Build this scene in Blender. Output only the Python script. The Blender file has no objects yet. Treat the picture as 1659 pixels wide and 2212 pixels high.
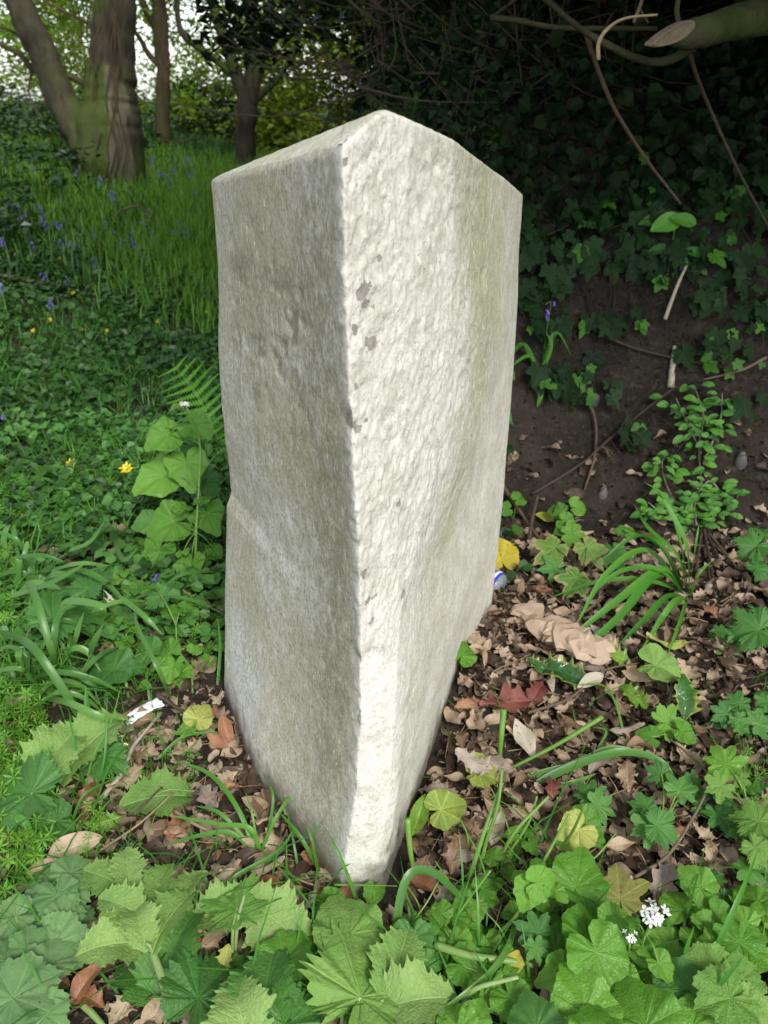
import bpy, math, random
import numpy as np
from mathutils import Vector, Matrix, noise

random.seed(7)
rng = np.random.default_rng(11)
scene = bpy.context.scene
COL = scene.collection
PI = math.pi

# ------------------------------------------------------------------ camera
CAMZ, PITCH, FPX, CU, CV = 0.90, math.radians(28.0), 1720.0, 829.5, 1106.0
cam_d = bpy.data.cameras.new('camera')
cam = bpy.data.objects.new('camera', cam_d)
COL.objects.link(cam)
cam.location = (0, 0, CAMZ)
cam.rotation_euler = (math.radians(90) - PITCH, 0, 0)
cam_d.sensor_fit = 'VERTICAL'
cam_d.sensor_height = 36.0
cam_d.lens = 28.0
cam_d.clip_start = 0.02
cam_d.clip_end = 1000
cam_d.dof.use_dof = True
cam_d.dof.focus_distance = 0.95
cam_d.dof.aperture_fstop = 9.0
scene.camera = cam

# ------------------------------------------------------------------ light
SUN_EL, SUN_AZ = math.radians(44), math.radians(156)      # azimuth clockwise from +Y: behind the camera, to its right
world = bpy.data.worlds.new('World')
scene.world = world
world.use_nodes = True
wn = world.node_tree
wn.nodes.clear()
sky = wn.nodes.new('ShaderNodeTexSky')
sky.sky_type = 'NISHITA'
sky.sun_disc = False
sky.sun_elevation = SUN_EL
sky.sun_rotation = SUN_AZ
sky.air_density = 1.0
sky.dust_density = 1.0
bg = wn.nodes.new('ShaderNodeBackground')
bg.inputs['Strength'].default_value = 0.125
wo = wn.nodes.new('ShaderNodeOutputWorld')
hs = wn.nodes.new('ShaderNodeHueSaturation')                # thin bright cloud: the sky's blue is mostly washed out
hs.inputs['Saturation'].default_value = 0.32
wn.links.new(sky.outputs[0], hs.inputs['Color'])
wn.links.new(hs.outputs[0], bg.inputs[0])
wn.links.new(bg.outputs[0], wo.inputs[0])
sun_d = bpy.data.lights.new('sun', 'SUN')
sun_d.energy = 1.5
sun_d.angle = math.radians(15)
sun_d.color = (1.0, 0.965, 0.90)
sun = bpy.data.objects.new('sun', sun_d)
COL.objects.link(sun)
sd = Vector((math.sin(SUN_AZ) * math.cos(SUN_EL), math.cos(SUN_AZ) * math.cos(SUN_EL), math.sin(SUN_EL)))
sun.rotation_euler = sd.to_track_quat('Z', 'Y').to_euler()
sun.location = sd * 20
scene.view_settings.view_transform = 'Standard'
scene.view_settings.look = 'None'
scene.view_settings.exposure = 1.22
scene.view_settings.gamma = 1
scene.view_settings.use_curve_mapping = False
scene.cycles.max_bounces = 6
scene.cycles.diffuse_bounces = 3
scene.cycles.glossy_bounces = 2
scene.cycles.transmission_bounces = 4
scene.cycles.transparent_max_bounces = 6
scene.cycles.use_denoising = True

# ------------------------------------------------------------------ camera geometry used to read positions off the photograph
CP, SP = math.cos(PITCH), math.sin(PITCH)
CAM = Vector((0, 0, CAMZ))
def ray(u, v):
    a = (u - CU) / FPX; b = -(v - CV) / FPX
    return Vector((a, CP + b * SP, -SP + b * CP))
def at_y(u, v, y):
    r = ray(u, v); return CAM + r * (y / r.y)
def at_z(u, v, z):
    r = ray(u, v); return CAM + r * ((z - CAMZ) / r.z)
def depth_of(p):
    return p.y * CP + (CAMZ - p.z) * SP

# ------------------------------------------------------------------ numpy noise
def _hash(ix, iy, iz, seed):
    h = (ix.astype(np.int64) * 374761393 + iy.astype(np.int64) * 668265263 + iz.astype(np.int64) * 2147483647 + seed * 1274126177) & 0xffffffff
    h = ((h ^ (h >> 13)) * 1274126177) & 0xffffffff
    h = (h ^ (h >> 16)) & 0xffffffff
    return h / 4294967295.0
def vnoise(p, scale=1.0, seed=0):
    p = np.asarray(p, float) * scale
    i = np.floor(p); f = p - i; f = f * f * (3 - 2 * f)
    out = 0
    for dx in (0, 1):
        wx = f[:, 0] if dx else 1 - f[:, 0]
        for dy in (0, 1):
            wy = f[:, 1] if dy else 1 - f[:, 1]
            for dz in (0, 1):
                wz = f[:, 2] if dz else 1 - f[:, 2]
                out = out + wx * wy * wz * _hash(i[:, 0] + dx, i[:, 1] + dy, i[:, 2] + dz, seed)
    return out * 2 - 1
def fbm(p, scale=1.0, seed=0, octs=4, gain=0.5):
    out = 0; a = 1; t = 0
    for k in range(octs):
        out = out + a * vnoise(p, scale * 2.03 ** k, seed + k * 17); t += a; a *= gain
    return out / t
def sstep(a, b, x):
    t = np.clip((x - a) / (b - a), 0, 1); return t * t * (3 - 2 * t)

# ------------------------------------------------------------------ terrain height
def H_np(x, y):
    x = np.asarray(x, float); y = np.asarray(y, float)
    p = np.stack([x, y, np.zeros_like(x)], -1)
    z = 0.010 * fbm(p, 4.0, 3, 3) + 0.004 * vnoise(p, 22.0, 5)
    far = sstep(1.4, 6.5, y)
    z = z + far * (0.42 + 0.10 * vnoise(p, 0.7, 9)) * sstep(2.5, -1.0, x) * (1 - 0.0 * x)
    z = z + sstep(2.0, 4.0, y) * 0.25 * sstep(-1.0, -2.6, x)
    # soil bank on the right
    k = sstep(-0.25, 0.30, x)
    yb = 1.62 - 0.05 * x + 0.05 * vnoise(p, 2.2, 31)
    t = (y - yb)
    bank = np.where(t < 0, 0, np.where(t < 0.42, t * 1.35, 0.567 + (t - 0.42) * 0.55))
    bank = np.minimum(bank, 1.5) + 0.05 * fbm(p, 5, 41, 3) * sstep(0, .15, t)
    z = z + k * bank * sstep(14, 8, y)
    # raised leaf litter against the right foot of the stone
    z = z + 0.035 * np.exp(-(((x - 0.17) / 0.07) ** 2 + ((y - 1.08) / 0.17) ** 2))
    z = z - 2.2 * sstep(7.5, 16, y)
    return z
_hx, _hy = np.arange(-7, 7.001, .02), np.arange(0, 10.001, .02)
_HX, _HY = np.meshgrid(_hx, _hy)
_HG = H_np(_HX.ravel(), _HY.ravel()).reshape(_HX.shape).tolist()
def H(x, y):
    fx = (x + 7) / .02; fy = y / .02
    if not (0 <= fx < 699 and 0 <= fy < 499): return float(H_np(np.array([x]), np.array([y]))[0])
    i, j = int(fx), int(fy); a, b = fx - i, fy - j; r0, r1 = _HG[j], _HG[j + 1]
    return (r0[i] * (1 - a) + r0[i + 1] * a) * (1 - b) + (r1[i] * (1 - a) + r1[i + 1] * a) * b
def ground_at(u, v, h=0.0):
    """point at height h above the ground that shows at (u, v)"""
    r = ray(u, v); rx, ry, rz = r
    t = 0.3
    while t < 9.5:
        if CAMZ + rz * t < H(rx * t, ry * t) + h: break
        t *= 1.02
    lo, hi = t / 1.02, t
    for _ in range(9):
        m = (lo + hi) / 2
        if CAMZ + rz * m < H(rx * m, ry * m) + h: hi = m
        else: lo = m
    return CAM + r * hi

# ------------------------------------------------------------------ mesh and object helpers
def new_mesh(name, verts, faces, mats=(), smooth=True, tint=None, uv=None, fmat=None):
    me = bpy.data.meshes.new(name)
    verts = np.asarray(verts, np.float32).reshape(-1, 3)
    if isinstance(faces, np.ndarray):
        n, k = faces.shape
        me.vertices.add(len(verts)); me.vertices.foreach_set('co', verts.ravel())
        me.loops.add(n * k); me.loops.foreach_set('vertex_index', faces.astype(np.int32).ravel())
        me.polygons.add(n); me.polygons.foreach_set('loop_start', np.arange(0, n * k, k, dtype=np.int32))
        me.update(calc_edges=True)
    else:
        me.from_pydata([tuple(v) for v in verts.tolist()], [], faces)
    for m in mats: me.materials.append(m)
    if fmat is not None: me.polygons.foreach_set('material_index', np.asarray(fmat, np.int32))
    me.polygons.foreach_set('use_smooth', np.full(len(me.polygons), bool(smooth)))
    if tint is not None:
        a = me.attributes.new('tint', 'FLOAT', 'POINT'); a.data.foreach_set('value', np.asarray(tint, np.float32))
    if uv is not None:
        l = me.uv_layers.new(name='UVMap')
        li = np.zeros(len(me.loops), np.int32); me.loops.foreach_get('vertex_index', li)
        l.data.foreach_set('uv', np.asarray(uv, np.float32)[li].ravel())
    me.update()
    return me
def link(name, data, parent=None, M=None):
    o = bpy.data.objects.new(name, data); COL.objects.link(o)
    if parent is not None: o.parent = parent
    if M is not None: o.matrix_local = M
    return o
def tag(o, label=None, cat=None, group=None, kind=None):
    if label: o['label'] = label
    if cat: o['category'] = cat
    if group: o['group'] = group
    if kind: o['kind'] = kind
    return o
def thing(name, label, cat, loc=(0, 0, 0), group=None):
    o = link(name, None); o.location = loc; o.empty_display_size = 0.02
    return tag(o, label, cat, group)
def frame(axis, normal, loc=(0, 0, 0), s=1.0):
    a = Vector(axis).normalized(); n = Vector(normal)
    n = (n - a * n.dot(a))
    if n.length < 1e-5: n = a.orthogonal()
    n.normalize(); b = n.cross(a)
    return Matrix(((a.x * s, b.x * s, n.x * s, loc[0]), (a.y * s, b.y * s, n.y * s, loc[1]), (a.z * s, b.z * s, n.z * s, loc[2]), (0, 0, 0, 1)))

def catmull(pts, n=8):
    P = [Vector(p) for p in pts]
    if len(P) < 3:
        return [P[0].lerp(P[1], i / n) for i in range(n + 1)]
    P = [P[0] * 2 - P[1]] + P + [P[-1] * 2 - P[-2]]
    out = []
    for i in range(1, len(P) - 2):
        for k in range(n):
            t = k / n
            out.append(0.5 * ((2 * P[i]) + (P[i + 1] - P[i - 1]) * t + (2 * P[i - 1] - 5 * P[i] + 4 * P[i + 1] - P[i + 2]) * t * t + (3 * P[i] - P[i - 1] - 3 * P[i + 1] + P[i + 2]) * t ** 3))
    out.append(P[-2].copy())
    return out

class MB:
    """collects geometry into arrays; all faces are quads (a triangle repeats no vertex: use two lists)"""
    def __init__(s): s.v = []; s.q = []; s.t = []; s.n = 0
    def add(s, verts, quads, tint=0.0):
        verts = np.asarray(verts, float).reshape(-1, 3)
        s.v.append(verts); s.q.append(np.asarray(quads, int).reshape(-1, 4) + s.n)
        s.t.append(np.full(len(verts), tint) if np.isscalar(tint) else np.asarray(tint)); s.n += len(verts)
    def tube(s, pts, r0, r1=None, seg=8, bump=0.0, tint=0.0, cap=True, seed=0, prof=None):
        pts = [Vector(p) for p in pts]; n = len(pts)
        if r1 is None: r1 = r0
        up = Vector((0, 0, 1)); V = []
        d0 = (pts[1] - pts[0]).normalized()
        a = d0.orthogonal().normalized()
        for i, p in enumerate(pts):
            d = (pts[min(i + 1, n - 1)] - pts[max(i - 1, 0)]).normalized()
            a = (a - d * a.dot(d)); a = a.normalized() if a.length > 1e-6 else d.orthogonal().normalized()
            b = d.cross(a)
            t = i / (n - 1); r = r0 + (r1 - r0) * t
            if prof is not None: r = prof[i]
            for k in range(seg):
                an = 2 * PI * k / seg
                q = a * math.cos(an) + b * math.sin(an)
                rr = r
                if bump: rr = r * (1 + bump * noise.noise(Vector((p + q * r)) * (1.2 / max(r, .002)) * 0.5 + Vector((seed, 0, 0))))
                V.append(p + q * rr)
        Q = [(i * seg + k, i * seg + (k + 1) % seg, (i + 1) * seg + (k + 1) % seg, (i + 1) * seg + k) for i in range(n - 1) for k in range(seg)]
        if cap and seg == 4: Q += [(3, 2, 1, 0), ((n - 1) * seg, (n - 1) * seg + 1, (n - 1) * seg + 2, (n - 1) * seg + 3)]
        elif cap and seg == 8:
            for o, f in ((0, -1), ((n - 1) * seg, 1)):
                for c in ((0, 1, 2, 3), (0, 3, 4, 7), (4, 5, 6, 7)):
                    c = [o + j for j in c]; Q.append(tuple(c[::f]))
        s.add([tuple(v) for v in V], Q, tint)
    def ribbon(s, pts, w, fold=0.25, nrm=(0, 0, 1), tint=0.0, prof=None):
        pts = [Vector(p) for p in pts]; n = len(pts); V = []; UVt = []
        for i, p in enumerate(pts):
            t = i / (n - 1)
            d = (pts[min(i + 1, n - 1)] - pts[max(i - 1, 0)]).normalized()
            N = Vector(nrm) - d * Vector(nrm).dot(d)
            N = N.normalized() if N.length > 1e-3 else d.orthogonal().normalized()
            b = d.cross(N)
            ww = w * (min(1, t * 6 + .55) * (1 - max(0, t - .45) ** 2.2 / .55 ** 2.2 * .97)) if prof is None else w * prof(t)
            V += [p - b * ww + N * ww * fold, p.copy(), p + b * ww + N * ww * fold]
        Q = []
        for i in range(n - 1):
            a = i * 3; Q += [(a, a + 1, a + 4, a + 3), (a + 1, a + 2, a + 5, a + 4)]
        s.add([tuple(v) for v in V], Q, tint)
    def mesh(s, name, mats, smooth=True):
        return new_mesh(name, np.concatenate(s.v), np.concatenate(s.q), mats, smooth, np.concatenate(s.t))

# ------------------------------------------------------------------ materials
def nodes_of(m):
    m.use_nodes = True; nt = m.node_tree; nt.nodes.clear()
    out = nt.nodes.new('ShaderNodeOutputMaterial'); return nt, out
class NT:
    def __init__(s, name):
        s.m = bpy.data.materials.new(name); s.nt, s.out = nodes_of(s.m); s.N = s.nt.nodes; s.L = s.nt.links
    def n(s, typ, **kw):
        x = s.N.new('ShaderNode' + typ)
        for k, v in kw.items():
            if k.startswith('i_'):
                key = k[2:]; key = int(key) if key.isdigit() else key.replace('_', ' ')
                s.put(x.inputs[key], v)
            else: setattr(x, k, v)
        return x
    def put(s, inp, v):
        if hasattr(v, 'is_output'): s.L.new(v, inp)
        elif hasattr(v, 'outputs'): s.L.new(v.outputs[0], inp)
        else: inp.default_value = v
    def math(s, op, a, b=0.0, c=0.0, clamp=False):
        x = s.n('Math', operation=op, use_clamp=clamp); s.put(x.inputs[0], a); s.put(x.inputs[1], b)
        if op in ('MULTIPLY_ADD', 'SMOOTH_MIN'): s.put(x.inputs[2], c)
        return x.outputs[0]
    def mix(s, f, a, b, mode='MIX'):
        x = s.n('Mix', data_type='RGBA', blend_type=mode); s.put(x.inputs[0], f); s.put(x.inputs[6], a); s.put(x.inputs[7], b); return x.outputs[2]
    def rgb(s, c): return (c[0], c[1], c[2], 1)
    def ss(s, x, a, b, lo=0.0, hi=1.0):
        r = s.n('MapRange', interpolation_type='SMOOTHSTEP'); s.put(r.inputs[0], x)
        for i, v in zip((1, 2, 3, 4), (a, b, lo, hi)): r.inputs[i].default_value = v
        return r.outputs[0]
    def noise(s, scale, vec=None, detail=3, rough=.55, dist=0.0):
        x = s.n('TexNoise'); x.inputs['Scale'].default_value = scale; x.inputs['Detail'].default_value = detail
        x.inputs['Roughness'].default_value = rough; x.inputs['Distortion'].default_value = dist
        if vec is not None: s.put(x.inputs['Vector'], vec)
        return x.outputs[0]
    def done(s, shader):
        s.put(s.out.inputs[0], shader); return s.m

def leaf_mat(name, c1, c2, style='net', rough=.5, trans=.3, spec=.35, tinte=1.0, vein=.35, bump=.35, spots=0.0, edge=None, vd=1.0):
    """leaf tissue: colour runs from c1 to c2 with the leaf (object random + tint) and soft mottling; veins from the leaf's own UV"""
    t = NT(name)
    oi = t.n('ObjectInfo'); at = t.n('Attribute', attribute_name='tint')
    tc = t.n('TexCoord')
    f = t.math('ADD', t.math('MULTIPLY', oi.outputs['Random'], 1.0), t.math('MULTIPLY', at.outputs['Fac'], tinte))
    mot = t.noise(3.0 if style != 'none' else 14.0, tc.outputs['UV'] if style != 'none' else tc.outputs['Object'], 4)
    f = t.math('ADD', f, t.math('MULTIPLY', t.math('SUBTRACT', mot, .5), .9), clamp=False)
    f = t.math('MULTIPLY', f, 1.0, clamp=True)
    col = t.mix(f, t.rgb(c1), t.rgb(c2))
    hgt = None
    if style != 'none':
        sx = t.n('SeparateXYZ'); t.put(sx.inputs[0], tc.outputs['UV'])
        X, Y = sx.outputs[0], sx.outputs[1]
        aY = t.math('ABSOLUTE', Y)
        if style == 'palm' or style == 'net':
            ang = t.math('ARCTAN2', Y, X)
            rr = t.math('SQRT', t.math('ADD', t.math('MULTIPLY', X, X), t.math('MULTIPLY', Y, Y)))
            per = 0.40 if style == 'net' else 0.45
            dd = t.math('MULTIPLY', rr, t.math('PINGPONG', ang, per))
            dd = t.math('ADD', dd, t.math('MULTIPLY', t.math('SUBTRACT', t.noise(5, tc.outputs['UV']), .5), .03))
            v1 = t.ss(dd, 0.006, 0.028 * vd, 1, 0)
        else:
            v1 = t.ss(aY, 0.004, 0.02 * vd, 1, 0)
            s2 = t.math('PINGPONG', t.math('SUBTRACT', X, t.math('MULTIPLY', aY, .8)), .065)
            v1 = t.math('MAXIMUM', v1, t.math('MULTIPLY', t.ss(s2, 0.0, 0.014 * vd, 1, 0), .6))
        vo = t.n('TexVoronoi', feature='DISTANCE_TO_EDGE'); t.put(vo.inputs['Vector'], tc.outputs['UV']); vo.inputs['Scale'].default_value = 11 if style != 'pinn' else 16
        v2 = t.ss(vo.outputs[0], 0.0, 0.09, 1, 0)
        vv = t.math('MAXIMUM', v1, t.math('MULTIPLY', v2, .35))
        col = t.mix(t.math('MULTIPLY', vv, vein), col, t.rgb([min(1, a * 1.6 + .012) for a in c2]))
        hgt = t.math('ADD', t.math('SUBTRACT', 1.0, vv), t.math('ADD', t.math('MULTIPLY', t.ss(vo.outputs[0], 0, .5), .5), t.math('MULTIPLY', t.noise(6, tc.outputs['UV'], 3), 2.2)))
    if edge is not None:
        ea = t.n('Attribute', attribute_name='rim')
        em = t.math('ADD', ea.outputs['Fac'], t.math('MULTIPLY', t.math('SUBTRACT', mot, .5), .7))
        col = t.mix(t.ss(em, .72, 1.05), col, t.rgb(edge))
    if spots:
        sp = t.noise(9, tc.outputs['UV'], 2)
        sm = t.ss(sp, .66 - .06 * spots, .70, 0, 1)
        col = t.mix(t.math('MULTIPLY', sm, .85), col, t.rgb((.10, .055, .02)))
    p = t.n('BsdfPrincipled'); t.put(p.inputs['Base Color'], col)
    p.inputs['Roughness'].default_value = rough; p.inputs['Specular IOR Level'].default_value = spec
    if hgt is not None and bump:
        b = t.n('Bump'); b.inputs['Strength'].default_value = bump; b.inputs['Distance'].default_value = .0012
        t.put(b.inputs['Height'], hgt); t.put(p.inputs['Normal'], b)
    if trans:
        tr = t.n('BsdfTranslucent')
        t.put(tr.inputs['Color'], t.mix(.5, col, t.rgb((min(1, c2[0] * 1.9), min(1, c2[1] * 1.7), c2[2] * .8)), 'MIX'))
        mx = t.n('MixShader'); mx.inputs[0].default_value = trans
        t.put(mx.inputs[1], p); t.put(mx.inputs[2], tr); return t.done(mx)
    return t.done(p)

def simple_mat(name, c1, c2=None, rough=.6, scale=30, bump=0.0, spec=.4, trans=0.0):
    t = NT(name); tc = t.n('TexCoord'); oi = t.n('ObjectInfo'); at = t.n('Attribute', attribute_name='tint')
    c2 = c2 or [a * .7 for a in c1]
    nz = t.noise(scale, tc.outputs['Object'], 4)
    f = t.math('ADD', nz, t.math('ADD', t.math('MULTIPLY', t.math('SUBTRACT', oi.outputs['Random'], .5), .6), at.outputs['Fac']), clamp=True)
    f = t.ss(f, .25, .75)
    col = t.mix(f, t.rgb(c1), t.rgb(c2))
    p = t.n('BsdfPrincipled'); t.put(p.inputs['Base Color'], col); p.inputs['Roughness'].default_value = rough
    p.inputs['Specular IOR Level'].default_value = spec
    if bump:
        b = t.n('Bump'); b.inputs['Strength'].default_value = bump; b.inputs['Distance'].default_value = .002
        t.put(b.inputs['Height'], nz); t.put(p.inputs['Normal'], b)
    if trans:
        tr = t.n('BsdfTranslucent'); t.put(tr.inputs['Color'], col); mx = t.n('MixShader'); mx.inputs[0].default_value = trans
        t.put(mx.inputs[1], p); t.put(mx.inputs[2], tr); return t.done(mx)
    return t.done(p)

# greens tuned around real leaf reflectances; ivy taken darker in place of shade
M_mustard = leaf_mat('mustard_leaf', (.07, .21, .018), (.16, .35, .045), 'net', .42, .3, .4, vein=.25, bump=.6, vd=.6)
M_hogweed = leaf_mat('hogweed_leaf', (.11, .24, .042), (.24, .39, .10), 'palm', .62, .25, .25, vein=.24, bump=.8, vd=.6)
M_hogdark = leaf_mat('dark_toothed_leaf', (.035, .12, .022), (.075, .20, .04), 'palm', .5, .2, .35, vein=.22, bump=.6, vd=.6)
M_hogpin = leaf_mat('hogweed_leaflet', (.12, .25, .05), (.26, .40, .12), 'pinn', .6, .28, .25, vein=.4, bump=.8, vd=.8)
M_darkpin = leaf_mat('dark_leaflet', (.03, .11, .018), (.075, .20, .035), 'pinn', .5, .2, .35, vein=.3, bump=.7, vd=.8)
M_grey = leaf_mat('greygreen_leaf', (.08, .18, .055), (.15, .27, .10), 'palm', .6, .2, .3, vein=.25, spots=.3, vd=.7)
M_lobed = leaf_mat('lobed_leaf', (.04, .14, .025), (.09, .23, .045), 'palm', .48, .25, .35, vein=.25, vd=.7)
M_syca = leaf_mat('sycamore_leaf', (.06, .17, .02), (.15, .27, .05), 'palm', .5, .3, .3, vein=.45, edge=(.38, .30, .14))
M_ivy = leaf_mat('ivy_leaf', (.005, .018, .004), (.012, .036, .008), 'palm', .5, .06, .12, vein=.3)  # albedo lowered to put the bank's shade into the colour
M_ivyyoung = leaf_mat('young_ivy_leaf', (.03, .12, .008), (.06, .19, .012), 'palm', .42, .2, .3, vein=.2)
M_privet = leaf_mat('privet_leaf', (.04, .16, .02), (.11, .28, .04), 'pinn', .38, .25, .45, vein=.25)
M_bramble = leaf_mat('bramble_leaf', (.07, .24, .02), (.12, .34, .04), 'pinn', .42, .3, .4, vein=.3)
M_strap = leaf_mat('strap_leaf', (.045, .14, .022), (.11, .25, .05), 'none', .36, .2, .4)
M_grass = leaf_mat('grass_blade', (.04, .17, .015), (.11, .30, .04), 'none', .42, .3, .4)
M_meadow = leaf_mat('meadow_grass', (.10, .25, .025), (.22, .42, .06), 'none', .5, .35, .3)
M_cleaver = leaf_mat('cleavers_leaf', (.09, .26, .02), (.18, .38, .05), 'none', .5, .35, .3)
M_carpet = leaf_mat('ground_cover_leaf', (.015, .056, .011), (.055, .14, .024), 'none', .4, .2, .35)
M_fern = leaf_mat('fern_leaf', (.07, .24, .015), (.12, .34, .03), 'none', .5, .35, .3)
M_yellow = leaf_mat('yellow_leaf', (.55, .42, .03), (.38, .38, .06), 'net', .5, .25, .3, vein=.25, spots=.6)
M_yelgreen = leaf_mat('yellow_green_leaf', (.20, .30, .05), (.50, .46, .14), 'net', .5, .25, .3, vein=.3, spots=.6)
M_hollyg = leaf_mat('glossy_holly_leaf', (.015, .06, .012), (.035, .11, .02), 'pinn', .18, .05, .7, vein=.4, edge=(.30, .33, .08))
M_hollyb = leaf_mat('bright_holly_leaf', (.10, .22, .02), (.20, .33, .05), 'pinn', .3, .2, .5, vein=.4, spots=.3)
M_dead = [leaf_mat('dead_leaf_tan', (.26, .18, .11), (.44, .34, .23), 'pinn', .5, .12, .35, vein=.35, spots=.4),
          leaf_mat('dead_leaf_brown', (.13, .08, .05), (.27, .175, .11), 'pinn', .48, .08, .4, vein=.35, spots=.3),
          leaf_mat('dead_leaf_rust', (.20, .085, .045), (.34, .17, .09), 'pinn', .42, .1, .4, vein=.3),
          leaf_mat('dead_leaf_grey', (.20, .155, .13), (.34, .28, .23), 'pinn', .6, .08, .3, vein=.3, spots=.5)]
M_deadred = leaf_mat('dead_leaf_red', (.14, .04, .03), (.23, .09, .07), 'palm', .55, .1, .3, vein=.3)
M_deadpale = leaf_mat('dead_leaf_pale', (.36, .33, .26), (.46, .42, .33), 'pinn', .6, .15, .3, vein=.3, spots=.5)
M_deadolive = leaf_mat('dead_leaf_olive', (.24, .25, .07), (.34, .32, .11), 'palm', .55, .2, .3, vein=.3, spots=.6)
M_litter = simple_mat('leaf_litter', (.055, .033, .02), (.34, .25, .175), .6, 25, .3, trans=.05)
M_straw = simple_mat('straw', (.30, .22, .12), (.17, .11, .06), .6, 60, .2)
M_twig = simple_mat('twig_bark', (.11, .075, .045), (.045, .03, .02), .7, 90, .5)
M_twigdark = simple_mat('dark_twig_bark', (.05, .038, .022), (.018, .013, .008), .8, 40, .5)
M_twigpale = simple_mat('pale_twig', (.38, .33, .27), (.13, .10, .07), .7, 70, .5)
M_stem = simple_mat('green_stem', (.16, .30, .06), (.10, .22, .03), .4, 40, .1, trans=.1)
M_stempale = simple_mat('pale_green_stem', (.26, .36, .14), (.18, .30, .08), .45, 30, .1, trans=.1)
M_white = simple_mat('white_petal', (.80, .82, .80), (.70, .72, .70), .5, 20, trans=.2)
M_blue = simple_mat('bluebell_petal', (.12, .09, .50), (.20, .15, .60), .5, 30, trans=.25)
M_yel = simple_mat('yellow_petal', (.85, .74, .03), (.80, .66, .02), .35, 30, trans=.15)
M_bud = simple_mat('pale_bud', (.42, .48, .30), (.55, .52, .40), .5, 60, trans=.1)
# ------------------------------------------------------------------ ground
def ground_material():
    t = NT('woodland_soil'); tc = t.n('TexCoord'); P = tc.outputs['Object']
    n1 = t.noise(6, P, 6); n2 = t.noise(60, P, 5, .65); n3 = t.noise(260, P, 3)
    c = t.mix(t.ss(n1, .35, .7), t.rgb((.026, .021, .017)), t.rgb((.052, .041, .032)))
    c = t.mix(t.math('MULTIPLY', t.ss(n2, .5, .75), .7), c, t.rgb((.095, .077, .06)))
    g = t.n('NewGeometry'); sx = t.n('SeparateXYZ'); t.put(sx.inputs[0], P)
    far = t.ss(sx.outputs[1], 2.4, 5.0)
    lef = t.ss(sx.outputs[0], .1, -.4)
    c = t.mix(t.math('MULTIPLY', far, lef), c, t.rgb((.022, .055, .012)))
    p = t.n('BsdfPrincipled'); t.put(p.inputs['Base Color'], c); p.inputs['Roughness'].default_value = .95
    p.inputs['Specular IOR Level'].default_value = .15
    b = t.n('Bump'); b.inputs['Strength'].default_value = .9; b.inputs['Distance'].default_value = .012
    t.put(b.inputs['Height'], t.math('ADD', n2, t.math('MULTIPLY', n3, .4))); t.put(p.inputs['Normal'], b)
    return t.done(p)
def spaced(*segs):
    out = []
    for a, b, n in segs: out += list(np.linspace(a, b, n, endpoint=False))
    return np.array(out + [segs[-1][1]])
gx = spaced((-150, -12, 24), (-12, -2, 50), (-2, -.6, 50), (-.6, 1.3, 150), (1.3, 3, 50), (3, 12, 40), (12, 150, 24))
gy = spaced((-60, -2, 15), (-2, .3, 20), (.3, 2.6, 190), (2.6, 8, 90), (8, 20, 40), (20, 200, 30))
GX, GY = np.meshgrid(gx, gy)
GZ = H_np(GX.ravel(), GY.ravel())
nx, ny = len(gx), len(gy)
ii, jj = np.meshgrid(np.arange(nx - 1), np.arange(ny - 1))
a = (jj * nx + ii).ravel()
gme = new_mesh('ground', np.stack([GX.ravel(), GY.ravel(), GZ], -1), np.stack([a, a + 1, a + nx + 1, a + nx], -1), [ground_material()])
tag(link('ground', gme), kind='structure')

# ------------------------------------------------------------------ the milestone
def edge(pxs, y):
    pts = [at_y(u, v, y if np.isscalar(y) else y[i]) for i, (u, v) in enumerate(pxs)]
    pts.sort(key=lambda p: p.z)
    return np.array([[p.z, p.x, p.y] for p in pts])
Lp = edge([(455, 388), (459, 520), (467, 760), (476, 900), (489, 985), (494, 1043), (484, 1075), (481, 1250), (481, 1500)], 1.04)
Fp = edge([(742, 322), (743, 400), (746, 600), (751, 800), (762, 1000), (774, 1200), (779, 1400), (776, 1600), (765, 1750), (738, 1895)], .66)
gy_ = [.88, .89, .90, .90, .87, .815, .745, .705, .687, .675]
Gp = edge([(1010, 505), (1020, 620), (1022, 750), (1010, 880), (985, 1020), (935, 1180), (886, 1320), (874, 1500), (862, 1700), (832, 1900)], gy_)
Rp = edge([(1132, 432), (1128, 560), (1118, 700), (1108, 850), (1092, 1050), (1076, 1200), (1062, 1335)], 1.27)
def plan(z):
    f = lambda T: np.array([np.interp(z, T[:, 0], T[:, 1]), np.interp(z, T[:, 0], T[:, 2])])
    L, F, G, R = f(Lp), f(Fp), f(Gp), f(Rp)
    S = G * .42 + R * .58
    k = float(1 - sstep(.0, .25, np.array(z)))
    S = S * (1 - k) + np.array([.132, 1.10]) * k
    B = np.array([-.05, 1.32])
    Mb = F * .45 + L * .55 + np.array([-.018, -.011]) * k - np.array([.004, .003]) * (1 - k)
    P = F * .66 + G * .34 + np.array([.006, -.008])
    P2 = F * .36 + G * .64 + np.array([.008, -.006])
    return [F, P, P2, G, S, R, B, L, Mb]
ztop_pts = {}
TOP = [(.661, -.032), (.705, .000), (.752, .027), (.84, .068), (1.08, .150), (1.27, .210), (1.32, -.05), (1.04, -.213), (.868, -.135)]
TOPZ = [.861, .886, .877, .845, .793, .757, .74, .802, .832]
def plane3(a_, b_, c_):
    M_ = np.array([[a_[0], a_[1], 1], [b_[0], b_[1], 1], [c_[0], c_[1], 1]]); return np.linalg.solve(M_, [a_[2], b_[2], c_[2]])
PA = plane3((-.213, 1.04, .802), (-.032, .661, .861), (0, .705, .886)); PB = plane3((-.213, 1.04, .802), (0, .705, .886), (.21, 1.27, .760))
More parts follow.
